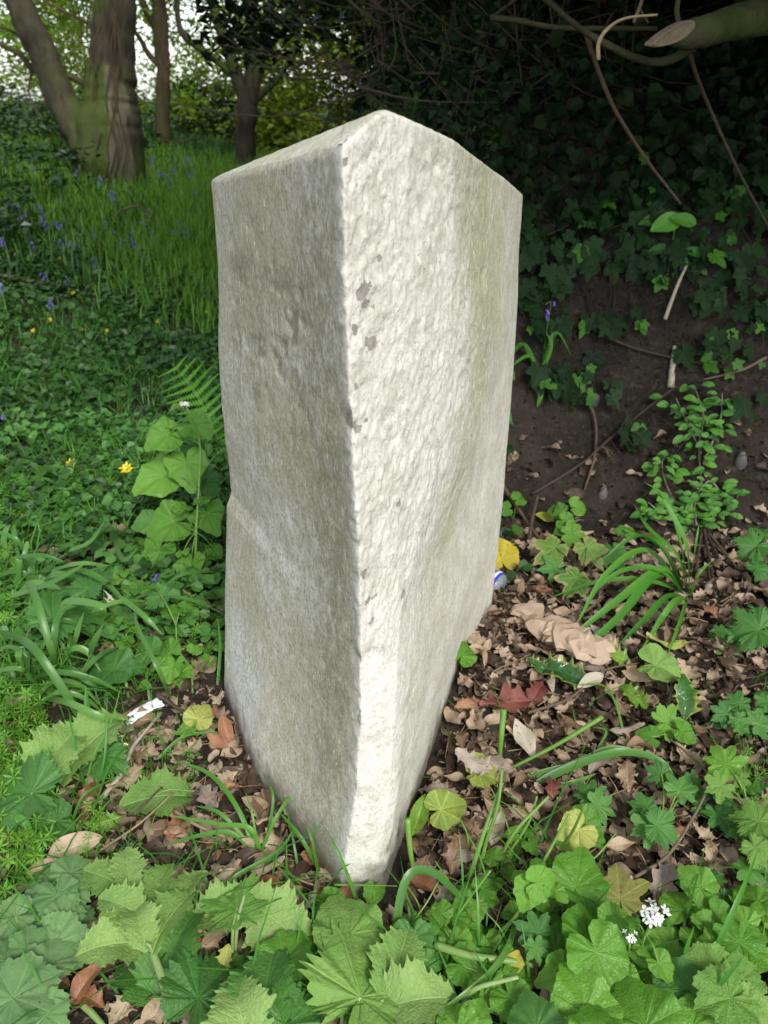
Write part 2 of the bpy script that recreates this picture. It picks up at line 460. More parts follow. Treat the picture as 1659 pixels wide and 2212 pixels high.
def zcap(xy):
    a_ = xy[:, 0] * PA[0] + xy[:, 1] * PA[1] + PA[2]; b_ = xy[:, 0] * PB[0] + xy[:, 1] * PB[1] + PB[2]; k = .006
    h_ = np.clip(.5 + .5 * (b_ - a_) / k, 0, 1); return b_ * (1 - h_) + a_ * h_ - k * h_ * (1 - h_) + .002
RIM = .007
NSEG = [46, 34, 34, 60, 40, 24, 40, 36, 60]
def ring_xy(ctrl):
    pts = []
    for i in range(len(ctrl)):
        a_, b_ = np.array(ctrl[i]), np.array(ctrl[(i + 1) % len(ctrl)])
        for k in range(NSEG[i]): pts.append(a_ + (b_ - a_) * k / NSEG[i])
    return np.array(pts)
def smooth_ring(p, it):
    for _ in range(it): p = p * .5 + (np.roll(p, 1, 0) + np.roll(p, -1, 0)) * .25
    return p
NR = sum(NSEG)
ctrl_top = [np.array([x, y]) for y, x in TOP]
ring_top = smooth_ring(ring_xy(ctrl_top), 7)
rz = zcap(ring_top) - RIM
NK = 300; zb = -.05
rows = []
tk = np.linspace(0, 1, NK)
for t in tk:
    zs = zb + t * (rz - zb)
    # plan position per ring point depends on its own height: blend between two plans is enough as the heights vary little
    zc = zb + t * (.82 - zb)
    pl = smooth_ring(ring_xy(plan(zc)), 4)
    if zc > .2:                                             # the broken face turns softly into the right side
        pw = smooth_ring(pl, 420); kk_ = np.exp(-((np.arange(NR) - sum(NSEG[:3])) / 26.0) ** 2)[:, None] * float(sstep(.2, .42, zc)); pl = pl * (1 - kk_) + pw * kk_
    w = float(sstep(np.array(.74), np.array(1.0), np.array(t)))
    xy = pl * (1 - w) + ring_top * w
    rows.append(np.column_stack([xy, zs]))
W = np.array(rows)                                        # NK x NR x 3
cen = np.array([0.02, 1.0])
# round the arris and close the top
cap = []
top = W[-1]
nrm2 = np.roll(top[:, :2], -1, 0) - np.roll(top[:, :2], 1, 0)
nrm2 = np.column_stack([nrm2[:, 1], -nrm2[:, 0]]); nrm2 /= np.linalg.norm(nrm2, axis=1)[:, None]
if ((top[:, :2] - cen) * nrm2).sum() < 0: nrm2 = -nrm2
for k in range(1, 7):
    an = k / 6 * PI / 2
    r_ = top.copy(); r_[:, :2] -= nrm2 * RIM * (1 - math.cos(an)); r_[:, 2] = zcap(r_[:, :2]) - RIM * (1 - math.sin(an))
    cap.append(r_)
base = cap[-1]
ccap = np.array([-.03, .92])
for k in range(1, 34):
    s_ = k / 33
    r_ = base.copy(); r_[:, :2] = base[:, :2] * (1 - s_) + ccap * s_ + (base[:, :2] - ccap) * 1e-3 * (k == 33)
    r_[:, 2] = zcap(r_[:, :2])
    cap.append(r_)
ALL = np.concatenate([W, np.array(cap)])
KR = len(ALL); V = ALL.reshape(-1, 3)
# displacement along the surface normal
du = np.roll(ALL, -1, 1) - np.roll(ALL, 1, 1)
dv = np.gradient(ALL, axis=0)
nn = np.cross(du, dv); nn /= np.linalg.norm(nn, axis=2)[..., None] + 1e-9
sgn = np.sign((nn[100, :, :2] * (ALL[100, :, :2] - cen)).sum()); nn = (nn * sgn).reshape(-1, 3)
cum = np.cumsum([0] + NSEG); ridx = np.tile(np.arange(NR), KR)
front = (1 - sstep(cum[3] - 10, cum[4] + 10, ridx)) * (ridx < NR - 12) * (ridx < cum[5]) + sstep(NR - 8, NR, ridx)      # F..G..: the broken rough face
front = np.clip(front, 0, 1)
zz = V[:, 2]
rough_face = front * sstep(.28, .52, zz) + .55 * front
d = .0009 * fbm(V, 8, 1, 3) * np.repeat(np.r_[np.ones(NK), np.linspace(1, .0, KR - NK)], NR) + .0006 * fbm(V * [1, 1, .6], 90, 2, 3) * np.repeat(np.r_[np.ones(KR - 8), np.zeros(8)], NR)
ridg = 1 - np.abs(fbm(V * [1, 1, .75] + .02 * np.stack([vnoise(V, 12, 91), vnoise(V, 12, 92), vnoise(V, 12, 93)], -1), 34, 3, 5, .6)) * 2.6
flat_top = np.repeat(np.r_[np.ones(NK - 8), np.linspace(1, .35, 8), np.linspace(.35, 0, 10), np.zeros(KR - NK - 10)], NR)
front_ = 1
d += rough_face * (.0010 * ridg - .0006 + .0006 * fbm(V, 14, 44, 3) + .0012 * fbm(V, 120, 4, 2) + .0007 * fbm(V, 240, 14, 2)) * flat_top
# rough weathered zone on the left face near the top
lf = sstep(cum[7], cum[7] + 25, ridx) * (1 - sstep(NR - 30, NR, ridx))
lz = lf * np.exp(-((zz - .68) / .10) ** 2)
d += lz * flat_top * (-.0032 * np.clip(fbm(V, 44, 6, 4) * 2.2, 0, 1))
# chips along the front arris and the top edge
ar = np.exp(-((((ridx + NR // 2) % NR) - NR // 2) / 6.0) ** 2) * flat_top
d += ar * (-.0034 * np.clip(fbm(V, 17, 7, 5, .62) * 2.6 - .25, 0, 1))
gr = np.exp(-((ridx - cum[3]) / 9.0) ** 2) * flat_top
d += gr * (1 - sstep(.22, .34, zz)) * (-.0025 * np.clip(fbm(V, 45, 8, 3) * 2, 0, 1))
# two scooped flakes
for (cx, cy, cz, rad, dep) in ((.055, .80, .835, .014, .0035), (.12, .98, .70, .022, .004), (-.02, .67, .375, .012, .003), (-.24, 1.04, .49, .018, .006)):
    d += -dep * flat_top * np.exp(-(((V[:, 0] - cx) ** 2 + (V[:, 1] - cy) ** 2) / rad ** 2 + ((zz - cz) / (rad * .7)) ** 2)) * (1 + .6 * vnoise(V, 60, 12))
V2 = V + nn * d[:, None]
# painted-stain masks: grime (dark algae; right side evenly toned down) and green streaks and flaked paint, as attributes
flake = np.zeros(len(V))
for (u, v, ru, rv) in ((783, 632, 18, 20), (792, 660, 15, 16), (803, 748, 14, 16), (768, 705, 8, 18), (748, 345, 8, 9), (772, 830, 6, 7), (780, 918, 7, 6), (792, 908, 6, 5), (787, 1222, 9, 12), (872, 1305, 8, 8),
                       (800, 1288, 22, 6), (862, 1105, 6, 8), (818, 568, 6, 8), (803, 1330, 7, 10), (766, 940, 5, 6)):
    y_ = .68 if u < 840 else .70
    c_ = at_y(u, v, y_); sc_ = depth_of(c_) / FPX
    flake = np.maximum(flake, np.exp(-(((V[:, 0] - c_.x) / (ru * sc_ * 1.2)) ** 2 + ((zz - c_.z) / (rv * sc_ * 1.2)) ** 2) * 1.0) * (V[:, 1] < .8))
rightf = sstep(cum[3] - 20, cum[3] + 25, ridx) * (1 - sstep(cum[5], cum[5] + 10, ridx))
green = .6 * np.exp(-((ridx - (cum[3] + 24)) / 26.0) ** 2) * sstep(.16, .5, zz) + .5 * rightf * sstep(.45, .7, zz)
grime = sstep(cum[7] - 14, cum[7] - 4, ridx) * (1 - sstep(NR - 7, NR - 1, ridx)) * (.62 + .25 * sstep(.0, .6, zz)) + rightf * (.5 + .4 * sstep(.5, .78, zz)) + (ridx > cum[5]) * .3
darkband = np.exp(-((ridx - (NR - 16)) / 14.0) ** 2)                # dark streak beside the front arris on the left face
capm = (np.arange(len(V)) >= (NK + 3) * NR)
grime = np.where(capm, .75, grime); green = np.where(capm, .35, green); 
blot = lambda cx, cy, cz, r_, rz_: np.exp(-(((V[:, 0] - cx) ** 2 + (V[:, 1] - cy) ** 2) / r_ ** 2 + ((zz - cz) / rz_) ** 2))
for (u_, v_, y_, ru_, rv_) in ((915, 318, .80, .02, .012), (1020, 490, .90, .022, .016), (1045, 400, .95, .06, .04), (1080, 560, 1.1, .08, .06), (1090, 700, 1.15, .05, .1)):
    q_ = at_y(u_, v_, y_); grime = np.maximum(grime, .9 * blot(q_.x, q_.y, q_.z, ru_, rv_))
darkband = np.maximum(darkband, lf * (.85 * np.exp(-((zz - (.735 + .1 * (V[:, 0] + .03))) / .022) ** 2) + .8 * np.exp(-((zz - .62) / .07) ** 2) * (vnoise(V * [1, 1, .5], 26, 13) > .1) * (ridx < NR - 10)))
rough_face = np.where(capm, .3, rough_face); darkband = np.where(capm, 0, darkband)
whitep = np.exp(-((ridx - (cum[7] + 20)) / 14.0) ** 2) * np.exp(-((zz - .13) / .09) ** 2)
idx = np.arange(NR); nxt = (idx + 1) % NR
Q = []
for k in range(KR - 1):
    Q.append(np.stack([k * NR + idx, k * NR + nxt, (k + 1) * NR + nxt, (k + 1) * NR + idx], -1))
Q = np.concatenate(Q)
fl = np.sign(np.dot(np.cross(V[Q[5000, 1]] - V[Q[5000, 0]], V[Q[5000, 3]] - V[Q[5000, 0]]), nn[Q[5000, 0]]))
if fl < 0: Q = Q[:, ::-1]
def stone_material():
    t = NT('weathered_whitewash'); tc = t.n('TexCoord'); P = tc.outputs['Object']
    mp = t.n('Mapping'); t.put(mp.inputs[0], P); mp.inputs['Scale'].default_value = (1, 1, .6)
    S = mp.outputs[0]
    A = lambda nme: t.n('Attribute', attribute_name=nme).outputs['Fac']
    green_, grime_, flake_, dark_, white_, rough_ = A('green'), A('grime'), A('flake'), A('darkband'), A('whitepaint'), A('roughface')
    big = t.noise(5, P, 5); med = t.noise(24, P, 6, .6); fine = t.noise(150, P, 5, .7); streak = t.noise(85, S, 5, .65); streak2 = t.noise(260, S, 3, .6)
    c = t.mix(t.ss(med, .3, .7), t.rgb((.54, .525, .455)), t.rgb((.76, .745, .69)))
    # dirty wash
    g = t.math('MULTIPLY', grime_, t.ss(t.math('ADD', t.math('MULTIPLY', big, .5), t.math('MULTIPLY', streak, .5)), .30, .62))
    c = t.mix(t.math('MULTIPLY', g, .92, clamp=True), c, t.rgb((.40, .375, .26)))
    g2 = t.math('MULTIPLY', dark_, t.ss(t.math('ADD', t.math('MULTIPLY', med, .6), t.math('MULTIPLY', streak, .4)), .36, .56))
    c = t.mix(t.math('MULTIPLY', g2, .6, clamp=True), c, t.rgb((.17, .16, .10)))
    gg = t.math('MULTIPLY', green_, t.ss(t.math('ADD', t.math('MULTIPLY', streak, .6), t.math('MULTIPLY', big, .4)), .34, .62))
    c = t.mix(t.math('MULTIPLY', gg, .72, clamp=True), c, t.rgb((.36, .38, .22)))
    # fine vertical brush texture and pepper
    c = t.mix(t.math('MULTIPLY', t.ss(streak2, .55, .75), t.math('MULTIPLY_ADD', grime_, .45, .12)), c, t.rgb((.17, .165, .12)))
    c = t.mix(t.math('MULTIPLY', t.ss(fine, .53, .64), t.math('MULTIPLY_ADD', grime_, .30, .36)), c, t.rgb((.27, .25, .19)))
    grain = t.noise(340, S, 4, .7)
    c = t.mix(t.math('MULTIPLY', t.ss(grain, .54, .64), t.math('MULTIPLY_ADD', grime_, .36, .26)), c, t.rgb((.20, .185, .14)))
    c = t.mix(t.math('MULTIPLY', t.ss(grain, .46, .36, 0, 1), t.math('MULTIPLY_ADD', grime_, .4, .1)), c, t.rgb((.56, .54, .44)))
    # greyer mottling on the rough face, darker in chips and hollows
    c = t.mix(t.math('MULTIPLY', t.math('MULTIPLY', rough_, t.ss(med, .50, .70)), .35), c, t.rgb((.44, .42, .33)))
    hollow = A('hollow')
    c = t.mix(t.math('MULTIPLY', t.ss(t.math('ADD', hollow, t.math('MULTIPLY', t.math('SUBTRACT', fine, .5), .8)), .35, .95), .8), c, t.rgb((.22, .205, .15)))
    crk = t.math('SUBTRACT', 1.0, t.math('MULTIPLY', t.math('ABSOLUTE', t.math('SUBTRACT', t.noise(36, P, 5, .7, .8), .5)), 2.0))
    c = t.mix(t.math('MULTIPLY', t.math('MULTIPLY', t.ss(crk, .975, .995), t.ss(t.noise(17, P, 2), .48, .6)), t.math('MULTIPLY_ADD', rough_, .35, .2)), c, t.rgb((.20, .18, .14)))
    # bare white scuffs
    c = t.mix(t.math('MULTIPLY', t.ss(streak2, .50, .62), t.ss(white_, .1, .8)), c, t.rgb((.72, .74, .78)))
    wsp = t.n('TexVoronoi'); t.put(wsp.inputs['Vector'], t.n('Mapping').outputs[0]) ; 
    mp2 = t.n('Mapping'); t.put(mp2.inputs[0], P); mp2.inputs['Scale'].default_value = (1, 1, .4)
    t.put(wsp.inputs['Vector'], mp2.outputs[0]); wsp.inputs['Scale'].default_value = 90
    c = t.mix(t.math('MULTIPLY', t.ss(wsp.outputs[0], .10, .16, 1, 0), t.math('MULTIPLY', t.ss(big, .5, .62), .75)), c, t.rgb((.74, .74, .72)))
    # paint flaked off down to brown-grey stone
    fm = t.ss(t.math('ADD', flake_, t.math('MULTIPLY', t.math('SUBTRACT', t.noise(95, P, 6, .7), .5), 2.4)), .55, .66)
    c = t.mix(fm, c, t.mix(fine, t.rgb((.24, .215, .195)), t.rgb((.40, .365, .33))))
    sz = t.n('SeparateXYZ'); t.put(sz.inputs[0], P)                       # mud splashed on the lowest few centimetres
    mud = t.math('SUBTRACT', 1.0, t.ss(t.math('ADD', sz.outputs[2], t.math('MULTIPLY', t.math('SUBTRACT', med, .5), .12)), .005, .07))
    c = t.mix(t.math('MULTIPLY', mud, .8), c, t.rgb((.13, .105, .075)))
    p = t.n('BsdfPrincipled'); t.put(p.inputs['Base Color'], c); p.inputs['Roughness'].default_value = .72; p.inputs['Specular IOR Level'].default_value = .25
    h = t.math('ADD', t.math('MULTIPLY', streak, .22), t.math('MULTIPLY', fine, .55))
    h = t.math('ADD', h, t.math('MULTIPLY', t.math('MULTIPLY', t.noise(80, P, 8, .75, .4), rough_), 1.3))
    h = t.math('ADD', h, t.math('MULTIPLY', streak2, .25)); h = t.math('ADD', h, t.math('MULTIPLY', grain, .3))
    h = t.math('SUBTRACT', h, t.math('MULTIPLY', fm, .7))
    b = t.n('Bump'); b.inputs['Strength'].default_value = .8; b.inputs['Distance'].default_value = .003
    t.put(b.inputs['Height'], h); t.put(p.inputs['Normal'], b)
    return t.done(p)
sme = new_mesh('milestone', V2, Q, [stone_material()])
hol = np.clip(-d * 420 - .1, 0, 1) * flat_top * np.clip(lz + ar + gr * (zz < .3) + .25 * rough_face, 0, 1)
for nme, arr in (('green', green), ('grime', grime), ('flake', flake), ('darkband', darkband), ('whitepaint', whitep), ('roughface', np.clip(rough_face, 0, 1)), ('hollow', hol)):
    a_ = sme.attributes.new(nme, 'FLOAT', 'POINT'); a_.data.foreach_set('value', np.clip(arr, 0, 1.5).astype(np.float32))
stone = link('milestone', sme)
tag(stone, 'tall weathered whitewashed milestone with three sides and a sloping top standing in the verge', 'milestone')

# ------------------------------------------------------------------ leaf and foliage clouds
def cloud(centers, size, aspect=.55, nrm_up=.5, seed=0, tints=None, bend=.25):
    """one bent diamond leaf (4 vertices, 2 triangles) per centre"""
    r = np.random.default_rng(seed); n = len(centers)
    sz = size * r.uniform(.6, 1.3, n)
    nr = r.normal(size=(n, 3)); nr[:, 2] = np.abs(nr[:, 2]) + nrm_up * 2; nr /= np.linalg.norm(nr, axis=1)[:, None]
    ax = r.normal(size=(n, 3)); ax[:, 2] -= .3; ax -= nr * (ax * nr).sum(1)[:, None]; ax /= np.linalg.norm(ax, axis=1)[:, None]
    b = np.cross(nr, ax); s = sz[:, None]
    v0 = centers - ax * s * .5; v2 = centers + ax * s * .5
    v1 = centers + b * s * aspect * .5 + nr * s * bend * .5 - ax * s * .08; v3 = centers - b * s * aspect * .5 + nr * s * bend * .5 - ax * s * .08
    V = np.stack([v0, v1, v2, v3], 1).reshape(-1, 3)
    k = np.arange(n) * 4
    F = np.concatenate([np.stack([k, k + 1, k + 2], -1), np.stack([k, k + 2, k + 3], -1)])
    t = r.uniform(-.5, .5, n) if tints is None else tints
    return V, F, np.repeat(t, 4)
def clump_points(n, boxes, seed, scale=1.0, thr=.0, clump=.16, k=26):
    """points gathered in sprays: spray centres fill the boxes where noise allows"""
    r = np.random.default_rng(seed); out = []; tot = sum(b[-1] for b in boxes)
    for (x0, x1, y0, y1, z0, z1, wt) in boxes:
        m = int(n * wt / tot / k)
        c = r.uniform((x0, y0, z0), (x1, y1, z1), (m * 3, 3))
        c = c[fbm(c, scale, seed, 2) > thr][:m]
        d_ = r.normal(size=(len(c), 1, 3)); d_ /= np.linalg.norm(d_, axis=2)[..., None]; d_[..., 2] *= .4
        q = c[:, None, :] + d_ * r.uniform(-1, 1, (len(c), k, 1)) * clump * 2 + r.normal(size=(len(c), k, 3)) * clump * .45
        out.append(q.reshape(-1, 3))
    return np.concatenate(out)
def crown(parent, name, pts, size, mat, seed, aspect=.6):
    big = fbm(pts, .9, seed + 5, 2) * .5
    V, F, t = cloud(pts, size, aspect, .4, seed, np.clip(big + np.random.default_rng(seed).uniform(-.3, .3, len(pts)), -.7, .7))
    o = link(name, new_mesh(name, V, F, [mat], False, t), parent)
    if parent is not None: o.matrix_parent_inverse = Matrix.Translation(-Vector(parent.location))
    return o
def bark_material(name, c1, c2, moss=.5):
    t = NT(name); tc = t.n('TexCoord'); P = tc.outputs['Object']
    mp = t.n('Mapping'); t.put(mp.inputs[0], P); mp.inputs['Scale'].default_value = (1, 1, .3)
    n1 = t.noise(14, mp.outputs[0], 6, .65); n2 = t.noise(2.2, P, 4); n3 = t.noise(60, mp.outputs[0], 3)
    c = t.mix(t.ss(n1, .3, .7), t.rgb(c1), t.rgb(c2))
    c = t.mix(t.math('MULTIPLY', t.ss(n2, .46, .6), moss), c, t.rgb((.055, .085, .012)))
    bare = t.math('ADD', t.n('Attribute', attribute_name='bare').outputs['Fac'], t.math('MULTIPLY', t.math('SUBTRACT', n1, .5), 1.2))
    c = t.mix(t.ss(bare, .55, .8), c, t.mix(n3, t.rgb((.075, .07, .045)), t.rgb((.13, .12, .085))))
    p = t.n('BsdfPrincipled'); t.put(p.inputs['Base Color'], c); p.inputs['Roughness'].default_value = .85; p.inputs['Specular IOR Level'].default_value = .2
    b = t.n('Bump'); b.inputs['Strength'].default_value = .8; b.inputs['Distance'].default_value = .02
    t.put(b.inputs['Height'], t.math('ADD', n1, t.math('MULTIPLY', n3, .3))); t.put(p.inputs['Normal'], b); return t.done(p)
M_bark = bark_material('mossy_bark', (.022, .020, .012), (.062, .055, .035), .75)
M_bark3 = bark_material('dull_bark', (.018, .016, .011), (.050, .043, .028), .3)
M_bark2 = bark_material('brown_bark', (.032, .022, .015), (.085, .055, .035), .3)
M_crownA = leaf_mat('oak_foliage', (.04, .10, .012), (.18, .30, .03), 'none', .5, .5, .3)
M_crownB = leaf_mat('backlit_foliage', (.11, .18, .015), (.27, .33, .04), 'none', .5, .5, .3)  # leaf colour raised to yellow-green to stand in for backlight
M_crownD = leaf_mat('shade_dark_foliage', (.004, .011, .003), (.009, .022, .006), 'none', .6, .04, .12)  # darker than real leaves, so the hedge recess reads as deep shade
M_crownC = leaf_mat('holly_hedge_foliage', (.012, .035, .012), (.035, .075, .02), 'none', .35, .1, .5)

def px_path(pts, y, n=5):
    """(u, v, width_px) list at forward distance y -> smoothed centre line and radii"""
    C = [at_y(u, v, y if np.isscalar(y) else y[i]) for i, (u, v, w) in enumerate(pts)]
    R_ = [w * depth_of(c) / FPX / 2 for c, (u, v, w) in zip(C, pts)]
    cc = catmull(C, n); rad = np.interp(np.linspace(0, len(pts) - 1, len(cc)), range(len(pts)), R_)
    return cc, list(rad)
def limb(mb, pts, y, seg=12, bump=.18, n=5, seed=0, ext=None):
    c, r = px_path(pts, y, n)
    if ext is not None:                      # carry the limb on above the frame
        d_ = (c[-1] - c[-2]).normalized()
        for k in range(1, 7):
            c.append(c[-1] + (d_ + Vector((noise.noise(c[-1] * .7) * .3, 0, .12)) ).normalized() * ext / 6); r.append(r[-1] * .93)
    mb.tube(c, 0, 0, seg, bump, seed=seed, prof=r)
def tree(name, label, loc, group=None):
    return thing(name, label, 'tree', loc, group)
def part_of(par, name, me):
    o = link(name, me, par); o.matrix_parent_inverse = Matrix.Translation(-Vector(par.location)); return o

# ivy-clad old tree, left of centre
T1y = 5.0
t1 = tree('broadleaf_tree', 'old two-stemmed mossy tree on the bank with a pale bare patch on its trunk', tuple(at_y(230, 440, T1y)))
mb = MB()
limb(mb, [(235, 480, 150), (238, 420, 140), (240, 350, 150), (240, 280, 142), (240, 200, 108), (243, 120, 94), (246, 40, 90), (248, -40, 90)], T1y, 48, .12, 14, 3, ext=2.5)
m = mb.mesh('trunk', [M_bark])
o = part_of(t1, 'trunk', m)
co = np.zeros(len(m.vertices) * 3, np.float32); m.vertices.foreach_get('co', co); co = co.reshape(-1, 3)
cA = at_y(268, 250, T1y); cB = at_y(276, 380, T1y)
bare = np.exp(-(((co[:, 0] - cA.x) / .075) ** 2 + ((co[:, 2] - cA.z) / .30) ** 4)) * (co[:, 1] < T1y) + .9 * np.exp(-(((co[:, 0] - cB.x) / .06) ** 2 + ((co[:, 2] - cB.z) / .16) ** 4)) * (co[:, 1] < T1y)
at_ = m.attributes.new('bare', 'FLOAT', 'POINT'); at_.data.foreach_set('value', bare.astype(np.float32))
mb = MB(); limb(mb, [(200, 330, 80), (165, 275, 72), (128, 205, 66), (100, 130, 62), (68, 70, 60), (35, -10, 56)], T1y, 14, .2, 6, 5, ext=2.0); part_of(t1, 'trunk', mb.mesh('second_stem', [M_bark]))
for pts in ([(195, 190, 13), (150, 165, 12), (110, 160, 15), (70, 150, 14), (45, 120, 12), (0, 95, 9)], [(110, 160, 9), (70, 110, 7), (30, 70, 5), (-20, 55, 5)], [(210, 60, 9), (150, 30, 6), (110, 10, 5), (60, -20, 4)],
            [(68, 158, 5), (62, 200, 4), (78, 240, 3), (92, 262, 3)]):
    mb = MB(); limb(mb, pts, T1y + .1, 8, .25, 5); part_of(t1, 'branch', mb.mesh('branch', [M_bark2]))
mb = MB()
for k in range(13):                            # bare ivy stems running up the trunk
    u0 = random.uniform(165, 300); v = 430; pts = []
    u = u0; w = random.uniform(-.12, .12)
    for s_ in range(12):
        v_ = 430 - s_ * 42; c_ = 240 + (u0 - 240) * (1 if v_ > 280 else .72) + 26 * noise.noise(Vector((k * 3.1, s_ * .45, 0))) + w * s_ * 30
        xx = at_y(c_, v_, T1y - .0); rad = .20 if v_ > 280 else .155
        dx = (c_ - 240) * depth_of(xx) / FPX; yy = T1y - math.sqrt(max(rad ** 2 - dx ** 2, 0)) - .012
        pts.append(at_y(c_, v_, yy))
    mb.tube(catmull(pts, 3), random.uniform(.003, .007), .003, 4)
part_of(t1, 'ivy_stems', mb.mesh('ivy_stems', [M_bark2]))['kind'] = 'stuff'

T2y = 6.6
t2 = tree('broadleaf_tree', 'slender tree trunk between the old mossy tree and the forked tree', tuple(at_y(350, 400, T2y)))
mb = MB(); limb(mb, [(350, 420, 44), (352, 340, 38), (352, 240, 30), (354, 150, 30), (348, 90, 34), (346, 40, 32), (340, -30, 30)], T2y, 12, .22, 6, 9, ext=2.5); part_of(t2, 'trunk', mb.mesh('trunk', [M_bark2]))
for pts in ([(352, 150, 16), (320, 115, 12), (300, 80, 10), (270, 40, 9)], [(347, 80, 18), (320, 30, 16), (300, -20, 14)], [(354, 330, 8), (375, 312, 5), (410, 302, 3), (440, 300, 2)]):
    mb = MB(); limb(mb, pts, T2y, 8, .25, 5); part_of(t2, 'branch', mb.mesh('branch', [M_bark2]))

T3y = 6.0
t3 = tree('broadleaf_tree', 'mossy tree forking into several upright stems just left of the milestone top', tuple(at_y(530, 400, T3y)))
mb = MB(); limb(mb, [(530, 420, 50), (530, 330, 44), (533, 250, 46), (538, 190, 50)], T3y, 14, .25, 6, 12); part_of(t3, 'trunk', mb.mesh('trunk', [M_bark]))
for pts in ([(533, 215, 34), (512, 165, 30), (490, 95, 26), (468, 40, 24), (455, -20, 22)], [(538, 210, 30), (545, 140, 26), (545, 60, 24), (540, -20, 24)], [(545, 205, 26), (562, 130, 22), (575, 60, 20), (590, -20, 18)],
            [(505, 165, 16), (455, 120, 14), (400, 80, 14), (385, 40, 12), (380, -30, 10)], [(548, 220, 14), (600, 170, 12), (640, 100, 10), (660, -10, 8)], [(527, 330, 10), (545, 280, 9), (552, 240, 8)]):
    mb = MB(); limb(mb, pts, T3y, 10, .22, 6, 4, ext=1.2); part_of(t3, 'limb', mb.mesh('limb', [M_bark]))

T4y = 3.1
# low-hanging foliage of those trees in view, and an added high canopy that shades the glade
pA = clump_points(24000, [(-5.5, -.6, 6.5, 9.5, .7, 2.3, 3), (-6, -1.4, 5.2, 7, 1.35, 2.4, 1.0)], 21, 1.1, .16, .10)
crown(t1, 'crown', pA, .048, M_crownA, 31)
pB = clump_points(19000, [(-3.2, .6, 7.0, 9.5, .5, 2.3, 3)], 22, .9, .14, .13)
crown(t3, 'crown', pB, .05, M_crownB, 32)
pC = clump_points(12000, [(-4, -1.2, 8, 10.5, .4, 2.4, 3)], 23, .9, .2, .14)
crown(t2, 'crown', pC, .055, M_crownA, 33)
# high canopy (above the frame): unseen leaves put over the verge to shade the glade
pH = clump_points(8500, [(-2.4, 3.5, -.9, 1.5, 2.9, 4.2, 5)], 24, .6, 0, .25, 30)
crown(t1, 'crown', pH, .15, M_crownA, 34)
# shrubs and further trees behind: each its own
for i, (x0, x1, y0, y1, z0, z1, n, mt, sz, lb) in enumerate([
        (-6.5, -4.2, 7.4, 9.6, -.3, .42, 6500, M_crownC, .06, 'dark leafy shrub behind the bank at the far left edge'),
        (-4.4, -2.9, 7.4, 9.4, -.3, .45, 6000, M_crownA, .06, 'low leafy shrub behind the two-stemmed mossy tree'),
        (-2.7, -1.0, 7.6, 9.6, -.3, .9, 9000, M_crownC, .06, 'bushy shrub below the forked tree left of the milestone'),
        (-1.2, .5, 7.2, 9.4, -.2, 1.9, 21000, M_crownB, .065, 'yellow-green sunlit shrub just behind the milestone top')]):
    s_ = thing('shrub', lb, 'shrub', ((x0 + x1) / 2, (y0 + y1) / 2, H((x0 + x1) / 2, (y0 + y1) / 2)))
    pp = clump_points(n, [(x0, x1, y0, y1, z0, z1, 1)], 50 + i, 1.2, -.15, .10)
    crown(s_, 'foliage', pp, sz, mt, 60 + i)
    mb = MB()
    for k in range(14):
        bx, by = random.uniform(x0, x1), random.uniform(y0, y1)
        mb.tube(catmull([(bx, by, -.6), (bx + random.uniform(-.1, .1), by, .2), (bx + random.uniform(-.4, .4), by + random.uniform(-.2, .2), z1)], 4), .018, .005, 4)
    part_of(s_, 'stems', mb.mesh('stems', [M_twigdark]))
far = clump_points(9000, [(-26, 14, 24, 30, -2.8, -.3, 1)], 80, .25, -.1, .5)
V_, F_, t_ = cloud(far, .35, .6, .4, 81)
tag(link('distant_wood', new_mesh('distant_wood', V_, F_, [M_crownB], False, t_)), 'far-off wood glimpsed between the trunks', 'wood', kind='stuff')

# ------------------------------------------------------------------ dark hedge over the right-hand bank
hx = 1.7
hedge = tree('holly_tree', 'dense dark holly overhanging the soil bank on the right with a sawn-off limb', (2.1, 2.5, H(2.1, 2.5)))
pD = clump_points(112000, [(.38, 3.5, 1.18, 3.0, 1.2, 1.8, 8), (.15, 4.5, 3.0, 5.2, .2, 3.0, 8), (.35, 4, 2.5, 3.1, 1.35, 3.0, 3), (-.5, 4, 1.2, 3, 1.75, 2.7, 5), (-.75, .15, 3.6, 5.0, 1.05, 2.6, 1.6), (1.3, 4.5, 2.0, 3.2, 1.1, 3.0, 3)], 91, .8, -.30, .12, 30)  # front boxes: unseen leaf roof, placed and thickened to keep the bank shaded
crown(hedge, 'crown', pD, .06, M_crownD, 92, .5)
mb = MB(); mb.tube(catmull([(2.1, 2.5, H(2.1, 2.5) - .1), (2.05, 2.45, 1.3), (2.0, 2.4, 2.2), (2.2, 2.6, 3)], 6), .13, .08, 12, .2); part_of(hedge, 'trunk', mb.mesh('trunk', [M_bark]))
LBy = [1.72, 1.68, 1.62, 1.60, 1.58]
c_, r_ = px_path([(1432, 90, 10), (1452, 82, 34), (1482, 76, 56), (1530, 66, 62), (1600, 45, 70), (1700, 25, 80)], [1.59, 1.595, 1.61, 1.62, 1.68, 1.75], 5)
c_ += [Vector((1.45, 2.0, 1.12)), Vector((2.0, 2.4, 1.5))]; r_ += [.045, .05]
mb = MB(); mb.tube(c_, 0, 0, 14, .15, prof=r_, seed=2); sawn = part_of(hedge, 'limb', mb.mesh('sawn_limb', [M_bark]))
sawn['label'] = 'thick sawn-off limb with a long oval cut face'
